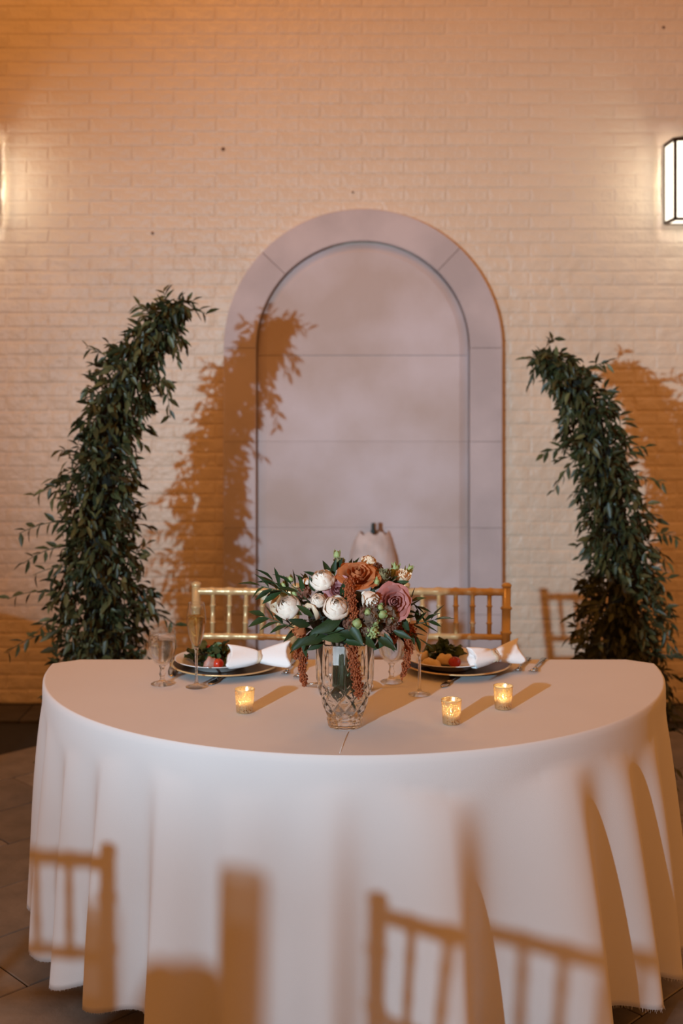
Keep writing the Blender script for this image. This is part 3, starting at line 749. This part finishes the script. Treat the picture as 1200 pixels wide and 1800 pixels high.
blooms = [  # name, label, px, py, diameter px, style, material, push, facing tweak
 ('ranunculus','white ranunculus at the upper left of the bouquet',567,1021,47,'ranunculus',M_IVORY,-.005,(-.1,-.5,.75)),
 ('ranunculus','white ranunculus at the far left of the bouquet',507,1068,50,'ranunculus',M_IVORY,.0,(-.35,-.6,.55)),
 ('ranunculus','white ranunculus low at the front of the bouquet',591,1069,50,'ranunculus',M_IVORY,-.015,(.0,-.75,.65)),
 ('ranunculus','small white ranunculus between the larger ones',559,1056,29,'ranunculus',M_IVORY,-.005,(-.1,-.8,.45)),
 ('ranunculus','small cream ranunculus half hidden at the upper left',538,1026,25,'ranunculus',M_IVORY,.03,(-.5,-.3,.6)),
 ('lisianthus','cream bloom at the top behind the rust rose',648,989,34,'ranunculus',M_CREAM,.06,(.35,-.35,.8)),
 ('lisianthus','cream ruffled bloom at the upper right',706,1019,34,'lisi',M_CREAM,.02,(.15,-.35,.75)),
 ('lisianthus','ivory ruffled bloom right of the centre',645,1049,38,'lisi',M_IVORY,-.01,(.55,-.65,-.45)),
 ('rose','rust orange rose at the top of the bouquet',629,1010,64,'rose',M_RUST,-.005,(.05,-.50,.85)),
 ('rose','dusty pink rose in the middle',594,1037,44,'rose',M_PINK,.012,(-.1,-.8,.4)),
 ('rose','mauve rose at the right of the bouquet',691,1058,56,'rose',M_MAUVE,-.01,(.25,-.9,.25)),
 ('rose','drooping rust rose at the lower left',529,1106,30,'lisi',M_RUST,.01,(-.45,-.5,-.75)),
 ('lisianthus','olive brown bloom at the top left',596,992,25,'lisi',M_OLIVE,.03,(-.05,-.2,.95)),
 ('lisianthus','olive bloom with brown edges right of the rust rose',673,1016,32,'lisi',M_OLIVE,.012,(.1,-.4,.85)),
]
stalk_tops = []
for i, (nm, lb, px, py, dpx, st, mt, push, fc) in enumerate(blooms):
    p, nr = dome(px, py, push); f = Vector(fc).normalized()
    bloom(nm, lb, p, f, dpx/2*PXM*(1.0 if st != 'rose' else .86)*(1.0 if st != 'lisi' else .95), st, mt, 31+i); stalk_tops.append(p)
def cluster(name, label, px, py, dpx, material, push, seed, n=70, ps=.30):
    rr = random.Random(seed); p, nr = dome(px, py, push); r = dpx/2*PXM
    m = MB().blob((0,0,0), r*.8, 12, 8)
    for i in range(n):
        d = Vector((rr.gauss(0,1), rr.gauss(0,1), rr.gauss(0,1))).normalized()
        Mx = zmat(d*r*.72, d, rr.uniform(0,6), r*ps)
        m.add([Mx @ Vector(q) for q in ((-.5,-.3,0),(.5,-.3,0),(.8,.1,.9),(.2,.4,1.15),(-.4,.3,1.0),(-.8,0,.9))], [(0,1,2,3,4,5)])
    o = m.build(name, material, bq, False); o.matrix_local = Matrix.Translation(p)
    if label: o['label'] = label
    stalk_tops.append(p)
for i, (px, py, d, mt, pu) in enumerate([(534,1040,25,M_BROWN,.0),(676,1079,38,M_DUSK,-.005),(652,1083,34,M_DUSK,-.012),(640,1078,26,M_BROWN,-.005),(660,1004,30,M_BROWN,.03),(605,1010,26,M_BROWN,.03),
                                         (640,1104,30,M_DUSK,.0),(686,1098,26,M_BROWN,.01),(615,1096,24,M_BROWN,.0),(690,1085,28,M_DUSK,.0)]):
    cluster('floret_cluster', None, px, py, d, mt, pu, 60+i)
def bud(px, py, dpx, push, seed, tilt=(0,0,1)):
    p, _ = dome(px, py, push); r = dpx/2*PXM
    m = MB(); m.blob((0,0,0), r, 10, 8, (1,1,1.25)); rr = random.Random(seed)
    for k in range(5):
        a = 2*PI*k/5+rr.random()
        Mx = Matrix.Rotation(a, 4, 'Z') @ Matrix.Translation((r*.75, 0, -r*.5)) @ Matrix.Rotation(-1.25, 4, 'Y')
        v_, f_ = leaf_mesh('', None, L=r*2.2, W=r*.9, fold=r*.1, bend=r*.3); m.add([Mx @ Vector(q) for q in v_], f_)
    o = m.build('bud', M_LIME, bq); o.matrix_local = zmat(p, Vector(tilt), rr.random()*6); stalk_tops.append(p)
for i, a in enumerate([(592,976,13,.05,(0,0,1)),(694,1000,15,.03,(.2,0,1)),(690,1008,13,.02,(.1,0,1)),(716,1008,15,.03,(.3,0,1)),(721,1000,10,.04,(.4,0,1)),(511,1018,10,.04,(-.5,0,1)),(500,1028,11,.04,(-.6,0,.8)),(498,1043,13,.02,(-.6,-.3,.6)),(518,1044,10,.01,(-.4,-.3,.6)),
                       (646,1077,12,-.022,(0,-1,.4)),(672,1080,15,-.022,(0,-1,.2)),(668,1068,11,-.02,(.1,-1,.5)),(660,1093,12,-.02,(.1,-1,.1)),(627,1095,16,-.018,(0,-1,.1)),(685,1087,9,-.015,(.3,-1,.1)),(662,1024,11,-.005,(0,-.5,.9))]):
    bud(a[0], a[1], a[2], a[3], 90+i, a[4])
p, _ = dome(655, 1110, -.012); r = 24/2*PXM                      # pale scabiosa head
m = MB().blob((0,0,0), r*.75, 12, 8); rr = random.Random(5)
for i in range(90):
    d = Vector((rr.gauss(0,1), rr.gauss(0,1), rr.gauss(0,1))).normalized(); m.tube([d*r*.6, d*r*1.05], [r*.09, r*.12], 4)
o = m.build('scabiosa_head', M_LIME, bq); o.matrix_local = Matrix.Translation(p)
# amaranth tassels
def amaranth(pts, rad, seed, n=420):
    rad *= 1.25; n = int(n*1.4)
    rr = random.Random(seed); m = MB(); pts = [Vector(q) for q in pts]
    segs = len(pts)-1
    m.tube(pts, [rad*.5*(1-.6*i/segs) for i in range(segs+1)], 6)
    for i in range(n):
        q = rr.random()**.8*segs; k = min(int(q), segs-1); p = pts[k].lerp(pts[k+1], q-k)
        w = rad*(1-.50*q/segs)*(1+.3*math.sin(q*9+seed))
        d = Vector((rr.gauss(0,1), rr.gauss(0,1), rr.gauss(0,.8))).normalized()
        m.blob(p+d*w*rr.uniform(.55, 1.0), rr.uniform(.0014, .0026), 5, 3, (1,1,1.3))
    m.build('amaranth_tassel', M_AMAR, bq)
def pix(px, py, Y): return at(px, py, Y)-BASE
y0 = VB.y
amaranth([pix(617,1018,y0-.115), pix(613,1036,y0-.135), pix(617,1055,y0-.14), pix(621,1080,y0-.138), pix(617,1100,y0-.125)], .0130, 1, 520)
amaranth([pix(618,1100,y0-.105), pix(617,1125,y0-.083), pix(620,1150,y0-.080), pix(624,1180,y0-.079), pix(628,1200,y0-.077), pix(630,1222,y0-.070)], .0150, 2, 700)
amaranth([pix(530,1130,y0-.045), pix(532,1150,y0-.048), pix(531,1175,y0-.05), pix(535,1205,y0-.05)], .0115, 3, 420)
amaranth([pix(538,1126,y0-.04), pix(525,1140,y0-.045), pix(519,1155,y0-.045)], .0085, 4, 200)
amaranth([pix(715,1098,y0-.055), pix(716,1120,y0-.06), pix(717,1150,y0-.062), pix(708,1190,y0-.062)], .0125, 5, 420)
amaranth([pix(700,1100,y0-.05), pix(694,1118,y0-.05), pix(690,1130,y0-.05)], .0110, 6, 200)
amaranth([pix(724,1104,y0-.05), pix(727,1118,y0-.05), pix(728,1130,y0-.05)], .0075, 7, 120)
# greenery of the bouquet
ruscus = [leaf_me('leaf', M_RUSC, W=w_, fold=.09, bend=b_, mid=.45) for w_, b_ in ((.34,-.12),(.40,-.22),(.30,.05))]
def spray(pts, nl, L, seed, droop=.2):
    rr = random.Random(seed); pts = [Vector(q) for q in pts]; n_ = len(pts)-1
    st = MB().tube(pts, [.0022-.001*i/n_ for i in range(n_+1)], 6).build('leaf_spray', M_STEM, bq)
    for k in range(nl):
        q = n_*(.25+.75*(k+1)/nl)-1e-4; i = int(q); p = pts[i].lerp(pts[i+1], q-i); tg = (pts[i+1]-pts[i]).normalized()
        sd = tg.cross(Vector((0,1,0))).normalized()*(1 if k % 2 else -1)
        d = tg*(1.2 if k == nl-1 else .75) + sd*(.0 if k == nl-1 else rr.uniform(.35,.75)) + Vector((0, rr.uniform(-.3,.2), -droop*rr.random()))
        put('leaf', rr.choice(ruscus), st, dirmat(p, d, rr.uniform(-.7,.7), L*rr.uniform(.8,1.15)))
spray([pix(535,1060,y0-.03), pix(505,1042,y0-.05), pix(480,1036,y0-.06), pix(458,1030,y0-.06)], 7, .050, 1)
spray([pix(535,1062,y0-.05), pix(508,1046,y0-.075), pix(492,1034,y0-.08), pix(480,1022,y0-.08)], 5, .052, 2, 0)
spray([pix(545,1060,y0-.08), pix(530,1045,y0-.09), pix(512,1028,y0-.09)], 4, .052, 3, 0)
spray([pix(540,1110,y0-.03), pix(515,1103,y0-.06), pix(490,1094,y0-.07), pix(466,1084,y0-.07)], 7, .048, 4, .0)
spray([pix(700,1095,y0-.02), pix(722,1098,y0-.04), pix(745,1094,y0-.04), pix(762,1090,y0-.04)], 7, .046, 5, .1)
spray([pix(700,1085,y0-.05), pix(716,1072,y0-.06), pix(722,1055,y0-.06)], 6, .042, 6, .0)
spray([pix(700,1100,y0-.05), pix(722,1112,y0-.06), pix(735,1122,y0-.06)], 4, .040, 7, .3)
spray([pix(570,1095,y0-.03), pix(545,1112,y0-.06), pix(528,1130,y0-.07)], 6, .045, 8, .4)
spray([pix(712,1060,y0-.01), pix(728,1062,y0-.02), pix(736,1076,y0-.02)], 4, .040, 9, .2)
rr = random.Random(77)
for (px, py, ang, L) in [(600,1090,200,.075),(612,1088,-60,.07),(560,1108,10,.062),(590,1112,-8,.075),(575,1118,190,.066),(610,1120,178,.06),(660,1118,-30,.058),(545,1100,160,.055),(565,1098,230,.055),(630,1112,-40,.055),
                         (550,1085,140,.05),(575,1085,30,.05),(545,1118,215,.055),(690,1108,-20,.05),(675,1112,-60,.05),(640,1092,-100,.045),(600,1050,80,.045),(585,1010,80,.04),(588,1003,60,.04),(690,1030,20,.04),(655,1030,-90,.04),(570,1128,200,.045),(620,1070,120,.045),(706,1080,-70,.05),(553,1040,110,.04),(685,1120,-150,.05),(600,1125,-10,.05)]:
    p, _ = dome(px, py, -.005 if py > 1082 else .012); a = math.radians(ang)
    put('leaf', ruscus[rr.randrange(2)], bq, dirmat(p, Vector((math.cos(a), rr.uniform(-.5,-.1), math.sin(a))), rr.uniform(-.3,.3), L, up=Vector((0,-1,.35))))
for i in range(110):                                              # fill inside the dome
    a = rr.uniform(0, 2*PI); e = rr.uniform(-.5, 1.2); d = Vector((math.cos(a)*math.cos(e), math.sin(a)*math.cos(e), math.sin(e)))
    p = BC-BASE + Vector((d.x*.125, d.y*.095, d.z*.085))
    put('leaf', rr.choice(ruscus), bq, dirmat(p, d+Vector((rr.uniform(-.6,.6), rr.uniform(-.6,.6), rr.uniform(-.6,.3))), rr.uniform(-1,1), rr.uniform(.035,.06)))
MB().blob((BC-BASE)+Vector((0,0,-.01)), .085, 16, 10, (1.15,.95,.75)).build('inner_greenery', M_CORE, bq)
# ribbon tails and loops
def ribbon(name, pts, wd, parent, wdir=Vector((0,-.4,1)), material=M_RIBBON, th=.0006):
    pts = [Vector(q) for q in pts]; m = MB(); rings = []
    for i, p in enumerate(pts):
        t = (pts[min(i+1,len(pts)-1)]-pts[max(i-1,0)]).normalized(); b = (wdir - t*wdir.dot(t)).normalized(); nn = t.cross(b)
        tw = .35*math.sin(i*.9); b2 = b*math.cos(tw)+nn*math.sin(tw); n2 = t.cross(b2)
        rings.append([p+b2*wd/2+n2*th, p-b2*wd/2+n2*th, p-b2*wd/2-n2*th, p+b2*wd/2-n2*th])
    m.loft(rings); return m.build(name, material, parent)
ribbon('ribbon_tail', [pix(530,1072,y0-.10), pix(541,1064,y0-.125), pix(549,1066,y0-.13), pix(555,1076,y0-.13), pix(559,1088,y0-.12)], .012, bq, Vector((.5,-.3,1)))
ribbon('ribbon_tail', [pix(463,1046,y0-.02), pix(472,1052,y0-.025), pix(480,1062,y0-.02), pix(484,1078,y0-.01), pix(492,1094,y0-.01)], .024, bq, Vector((1,-.3,.3)))
ribbon('ribbon_tail', [pix(486,1046,y0-.02), pix(480,1055,y0-.03), pix(482,1068,y0-.03)], .020, bq, Vector((1,-.3,.3)))
# bound stems
NECK = Vector((-.010, 0, .155)); 
rr = random.Random(3)
for i in range(24):
    a = 2*PI*i/24*2.4; q = math.sqrt((i+.5)/24)
    foot = Vector((math.cos(a)*.040*q, math.sin(a)*.040*q, .030+rr.uniform(0,.012)+.012*q))
    nk = NECK + Vector((math.cos(a)*.013*q, math.sin(a)*.013*q, rr.uniform(-.01,.01)))
    top = BC-BASE + Vector((math.cos(a)*.09*q, math.sin(a)*.07*q, rr.uniform(-.02,.03)))
    MB().tube([foot, foot.lerp(nk,.5)+Vector((0,0,.004)), nk, top], rr.uniform(.0022,.0036), 6).build('stalk', M_STALK, bq)
m = MB().lathe([(.0165,-.034),(.0172,-.030),(.0168,0),(.0172,.03),(.018,.045)], 20, NECK); m.build('ribbon_wrap', M_WRAP, bq)
for a in range(14):                                               # leaves stripped low on the stems
    th = a*2.4; p = Vector((math.cos(th)*.03, math.sin(th)*.03, .055+rr.uniform(-.012,.025)))
    put('leaf', ruscus[a % 3], bq, dirmat(p, Vector((math.cos(th), math.sin(th), rr.uniform(-.5,.3))), rr.uniform(-1,1), .03))

# ================================================================== GLASSWARE
def goblet(px, py, label, s=1.0, water=True):
    p = on_table(px, py); p.z += .0012; t = thing('water_goblet', label, 'goblet', p, 0, 'water goblets')
    MB().lathe([(.0005,.000),(.031,.000),(.0315,.002),(.024,.005),(.010,.009),(.0065,.016),(.0065,.022),(.0095,.028),(.0065,.034),(.006,.044),(.010,.051),(.0005,.0515)], 28).build('foot', M_STEMG, t)
    out = [(.0095,.0508),(.022,.060),(.032,.076),(.0378,.098),(.0385,.115),(.036,.140),(.0355,.150)]
    MB().lathe(out + [(.0345,.150),(.0350,.140),(.0373,.115),(.0366,.098),(.0308,.077),(.0205,.062),(.001,.055)], 36).build('bowl', M_GLASS, t)
    if water: MB().lathe([(.001,.0556),(.020,.0625),(.0303,.0774),(.0361,.098),(.0366,.115),(.0352,.133),(.001,.133)], 36).build('water', M_WATER, t)
    return t
goblet(285, 1203, 'stemmed water goblet beside the left plate')
goblet(688, 1199, 'stemmed water goblet behind the right of the crystal vase')
def flute(px, py, label, champ):
    p = on_table(px, py); p.z += .0012; t = thing('champagne_flute', label, 'champagne flute', p, 0, 'champagne flutes')
    MB().lathe([(.0005,0),(.029,0),(.0295,.0015),(.020,.004),(.008,.008),(.0042,.016),(.0036,.05),(.0036,.085),(.0048,.10),(.007,.106),(.0005,.1065)], 28).build('foot', M_STEMG, t)
    MB().lathe([(.0065,.1058),(.013,.118),(.0205,.140),(.0262,.170),(.0268,.185),(.0250,.205),(.0215,.230),(.0207,.230),(.0241,.205),(.0258,.185),(.0252,.170),(.0195,.140),(.012,.119),(.001,.110)], 36).build('bowl', M_GLASS, t)
    MB().lathe([(.001,.1105),(.0115,.1195),(.0190,.1405),(.0247,.170),(.0253,.185),(.0245,.193),(.001,.193)], 36).build('champagne', champ, t)
flute(345, 1208, 'champagne flute of clear bubbly wine in front of the left plate', M_CHAMP)
flute(737, 1221, 'champagne flute of cloudy wine between the vase and the right plate', M_CHAMP2)

# ================================================================== VOTIVE CANDLES
def votive(px, py, label, r2=1.0):
    p = on_table(px, py); p.z += .0012; t = thing('votive_candle', label, 'candle', p, 0, 'gold mercury glass votive candles')
    MB().lathe([(.0005,0),(.0205,0),(.0215,.003),(.0228,.025),(.0250,.0565),(.0252,.0575),(.0240,.0575),(.0236,.0565),(.0216,.025),(.0205,.009),(.0005,.008)], 40).build('holder', M_MERC, t)
    MB().lathe([(.0245,.0565),(.0255,.0568),(.0257,.058),(.0250,.0588),(.0240,.0585),(.0240,.0568)], 40).build('rim', M_GOLD, t)
    MB().lathe([(.0005,.0086),(.0185,.0092),(.0190,.022),(.017,.0235),(.0005,.0225)], 24).build('wax', M_WAX, t)
    MB().tube([(0,0,.0224),(.0003,0,.027)], .0007, 6).build('wick', M_STEEL_DARK, t)
    MB().lathe([(.0002,.0255),(.0024,.0285),(.0032,.032),(.0024,.037),(.0010,.0425),(.0001,.046)], 12).build('flame', M_FLAME, t)
    l = add_light('candle_light', 'POINT', (0,0,.036), 1.3, (1.0, .86, .64), shadow_soft_size=.003); l.parent = t
votive(430, 1252, 'lit speckled gold votive candle left of the vase')
votive(793, 1272, 'lit speckled gold votive candle right of the vase, nearest the front edge')
votive(884, 1246, 'lit speckled gold votive candle at the right, in front of the right plate')

# ================================================================== PLACE SETTINGS
def disc_thing(name, label, cat, p, prof, material, group, extra=None, n=56):
    o = MB().lathe(prof, n).build(name, material); o.location = p; tag(o, label, cat, group); return o
CH_P = [(.0005,.0),(.085,.0),(.098,.002),(.148,.0165),(.1525,.0185),(.1525,.0205),(.147,.0195),(.098,.0055),(.085,.0038),(.0005,.0038)]
PL_P = [(.0005,.0),(.066,.0),(.070,.002),(.086,.016),(.122,.0255),(.126,.0275),(.126,.0292),(.121,.0285),(.086,.0195),(.070,.0075),(.0005,.0065)]
def setting(cx, cy, pdx, side):
    c = on_table(cx, cy); c.z += .0014
    ch = disc_thing('charger_plate', 'dark charger plate with gold rim under the %s dinner plate' % side, 'charger', c, CH_P, M_CHARGER, 'gold charger plates')
    MB().lathe([(.1515,.0185),(.1555,.0185),(.1575,.0205),(.1555,.0228),(.1515,.0222)], 56).build('rim', M_GOLD, ch)
    p = c + Vector((pdx, .014, .0045))
    disc_thing('dinner_plate', 'white dinner plate with salad at the %s place' % side, 'plate', p, PL_P, M_PLATE, 'white dinner plates')
    return c, p
cL, pL = setting(397, 1178, -.024, 'left'); cR, pR = setting(803, 1177, -.022, 'right')
def salad(p, w, label, seed, n=46):
    t = thing('salad_greens', label, 'salad', p, 0, 'salads on the dinner plates'); rr = random.Random(seed)
    gl = []
    for k in range(3):
        m = MB(); nu, nv = 6, 4; vs = []; fs = []
        for i in range(nu+1):
            for j in range(nv+1):
                u_ = i/nu; v_ = j/nv*2-1; wd = .42*math.sin(PI*(.12+.80*u_))
                vs.append((u_, v_*wd, .10*math.sin(v_*5+u_*9+k)*abs(v_)+.10*abs(v_)-.35*(u_-.4)**2))
        for i in range(nu):
            for j in range(nv): a = i*(nv+1)+j; fs.append((a, a+1, a+nv+2, a+nv+1))
        m.add(vs, fs); gl.append(m.mesh('leaf', M_GREEN))
    MB().blob((0,0,.008), w*.5, 12, 6, (1,.8,.42)).build('heap', M_CORE, t)
    for i in range(n):
        a = rr.uniform(0, 2*PI); e = rr.uniform(.0, 1.4); d = Vector((math.cos(a)*math.cos(e), math.sin(a)*math.cos(e), math.sin(e)))
        q = Vector((d.x*w*.5, d.y*w*.40, .006+d.z*w*.36))
        put('leaf', rr.choice(gl), t, dirmat(q, Vector((d.x+rr.uniform(-.7,.7), d.y+rr.uniform(-.7,.7), rr.uniform(-.1,.7))), rr.uniform(-1,1), rr.uniform(.022,.042)))
    return t
zf = .0068
salad(Vector((at(368,0,pL.y+.02).x, pL.y+.02, pL.z+zf)), .098, 'heap of green salad leaves on the left dinner plate', 2)
salad(Vector((at(778,0,pR.y+.04).x, pR.y+.04, pR.z+zf)), .085, 'heap of green salad leaves on the right dinner plate', 6, 40)
def tomato(px, y, z, r, material, label):
    t = thing('cherry_tomato', label, 'tomato', (at(px,0,y).x, y, z), 0, 'cherry tomatoes')
    MB().blob((0,0,r*.92), r, 16, 10, (1.08,1,.92)).build('fruit', material, t)
    m = MB()
    for k in range(5):
        v_, f_ = leaf_mesh('', None, L=r*.7, W=r*.25, fold=0, bend=-r*.2); Mx = Matrix.Translation((0,0,r*1.83)) @ Matrix.Rotation(k*2*PI/5, 4, 'Z'); m.add([Mx @ Vector(q) for q in v_], f_)
    m.build('calyx', M_GREEN, t)
tomato(383, pL.y-.052, pL.z+.0082, .0155, M_TOMATO, 'red cherry tomato at the front of the left salad')
tomato(366, pL.y+.045, pL.z+.038, .009, M_TOMATO, 'small red tomato on top of the left salad')
tomato(799, pR.y-.048, pR.z+.0082, .0170, M_TOMATO2, 'dark red cherry tomato at the front of the right salad')
def slice_thing(name, label, cat, px, y, z, L, W, H, rz, material, group=None, seed=0):
    m = MB(); rings = []
    for i in range(9):
        q = i/8*2-1; s = math.sqrt(max(.02, 1-q*q*.96))
        rings.append([Vector((q*L/2, math.cos(2*PI*k/10)*W/2*s, H*.5*(1+math.sin(2*PI*k/10))*s*(1+.12*math.sin(i*1.7+k+seed)))) for k in range(10)])
    m.loft(rings); o = m.build(name, material); o.location = (at(px,0,y).x, y, z); o.rotation_euler = (0,0,rz); tag(o, label, cat, group); return o
slice_thing('ham_slice', 'pink slice of cured ham beside the tomato on the left plate', 'ham', 370, pL.y-.052, pL.z+.006, .045, .03, .036, .5, M_HAM)
slice_thing('crouton', 'yellow wedge at the right of the left salad', 'wedge', 401, pL.y+.045, pL.z+.012, .016, .014, .036, .2, M_YELLOW)
slice_thing('pear_slice', 'pale pear slice at the left of the right salad', 'pear', 757, pR.y-.045, pR.z+.0082, .065, .034, .026, -.45, M_PEAR, 'pear slices', 1)
slice_thing('pear_slice', 'pale pear slice in the middle of the right salad', 'pear', 782, pR.y-.028, pR.z+.012, .060, .034, .032, -.15, M_PEAR, 'pear slices', 2)
slice_thing('pear_slice', 'pale pear slice at the back left of the right salad', 'pear', 746, pR.y+.01, pR.z+.012, .045, .03, .030, .3, M_PEAR, 'pear slices', 3)
# napkins: a folded square pinched in the middle by a ribbon
def napkin(p, rz, rx, L, label, lobes, tie):
    t = thing('napkin', label, 'napkin', p, rz, 'white napkins'); t.rotation_euler = (rx, 0, rz)
    for s, wid, thk, lift, tw in lobes:
        m = MB(); rings = []; n = 28
        for i in range(12):
            q = i/11; w_ = .016+(wid-.016)*q**.75; h_ = .010+(thk-.010)*math.sin(min(1,q*1.25)*PI/2)*(1-.25*q*q)
            ring = []
            for k in range(n):
                a = 2*PI*k/n; cc, ss = math.cos(a), math.sin(a)
                x = s*(q*L + .006*math.sin(3*a)*q); y = math.copysign(abs(cc)**.55, cc)*w_; z = math.copysign(abs(ss)**.65, ss)*h_*(1+.16*math.cos(y/w_*4.5+q*2)*q)
                ring.append(Vector((x, y*math.cos(tw*q)-z*math.sin(tw*q), z*math.cos(tw*q)+y*math.sin(tw*q)+.012+lift*q)))
            if s < 0: ring.reverse()
            rings.append(ring)
        # soft, slightly hollow open end
        c_ = sum(rings[-1], Vector())/n
        rings.append([c_+(v_-c_)*.82-Vector((s*.004,0,0)) for v_ in rings[-1]])
        rings.append([c_+(v_-c_)*.25-Vector((s*.012,0,0)) for v_ in rings[-2]])
        m.loft(rings); m.build('folded_wing', M_NAPKIN, t)
    if tie:
        for (x0, sl) in tie:
            pts = [Vector((x0+sl*math.sin(a)*.02, math.cos(a)*(.019+.010*abs(x0)*30), .012+math.sin(a)*.0135+x0*.15)) for a in [2*PI*k/24 for k in range(25)]]
            ribbon('ribbon_tie', pts, .013, t, Vector((1,0,0)))
    return t
zr = .040
napkin(Vector((at(455,0,cL.y-.050).x, cL.y-.050, cL.z+.042)), .05, .75, .086, 'white napkin bow resting on the rim of the left plate', [(-1,.046,.014,.002,-.25),(1,.043,.014,.012,.05)], [(0,.2)])
napkin(Vector((at(868,0,cR.y-.035).x, cR.y-.035, cR.z+.040)), .32, .65, .074, 'white napkin tied with tan ribbon on the rim of the right plate', [(-1,.036,.018,-.004,-.15),(1,.040,.016,.010,.10)], [(-.004,.5),(.004,-.5)])
# flatware
def fork(p, rz, label, L=.19):
    t = thing('fork', label, 'fork', p, rz, 'silver forks')          # tines towards local -Y
    pts = [(0,y,z) for y,z in ((L,.004),(L*.75,.005),(L*.45,.009),(L*.32,.007),(L*.27,.005))]
    MB().tube(pts, [.008,.0065,.0036,.004,.006], 10, flat=.28).build('handle', M_SILVER, t)
    MB().tube([(0,L*.28,.005),(0,L*.22,.003),(0,L*.17,.0035)], [.006,.0115,.0118], 10, flat=.16).build('head', M_SILVER, t)
    for k in range(4):
        x = -.0096+.0064*k; MB().tube([(x,L*.175,.0035),(x,L*.09,.004),(x*.96,0,.0095)], [.0019,.0019,.0011], 6, flat=.7).build('tine', M_SILVER, t)
def knife(p, rz, label, L=.22):
    t = thing('table_knife', label, 'knife', p, rz, 'table knives')
    MB().tube([(0,L,.004),(0,L*.8,.005),(0,L*.5,.0045)], [.008,.0075,.0055], 10, flat=.45).build('handle', M_SILVER, t)
    MB().tube([(0,L*.52,.0045),(.001,L*.3,.004),(.002,L*.1,.0035),(.003,0,.003)], [.006,.0105,.010,.002], 10, flat=.14).build('blade', M_SILVER, t)
lift = Vector((0,0,.0012))
fork(on_table(500,1190)+lift, -.10, 'silver fork next to the left charger, inner of the pair')
fork(on_table(521,1196)+lift, -.10, 'silver fork left of the vase, outer of the pair')
fork(on_table(906,1185)+lift, -.35, 'silver fork next to the right charger, inner of the pair')
fork(on_table(934,1186)+lift, -.35, 'silver fork at the right end of the settings, outer of the pair')
knife(on_table(300,1192)+lift, .12, 'table knife between the goblet and the left charger')
knife(on_table(776,1210)+lift, -.42, 'table knife poking out in front of the right charger', .11)
knife(on_table(366,1206)+lift, -.35, 'table knife poking out in front of the left charger', .11)
dp = on_table(607, 1214); dp.z += .0012
disc_thing('side_dish', 'small white dish behind the crystal vase', 'dish', dp, [(.0005,0),(.038,0),(.042,.001),(.074,.010),(.0765,.012),(.073,.0125),(.042,.004),(.0005,.003)], M_PLATE, None, n=40)
t = thing('spoon', 'silver spoon lying left of the small dish behind the vase', 'spoon', on_table(536,1206)+lift, -1.45)
MB().tube([(0,.0,.004),(0,.03,.006),(0,.07,.0125),(0,.10,.016)], [.006,.005,.0035,.003], 8, flat=.4).build('handle', M_SILVER, t)
MB().blob((0,.125,.0175), .016, 12, 8, (.85,1.4,.22)).build('bowl', M_SILVER, t)
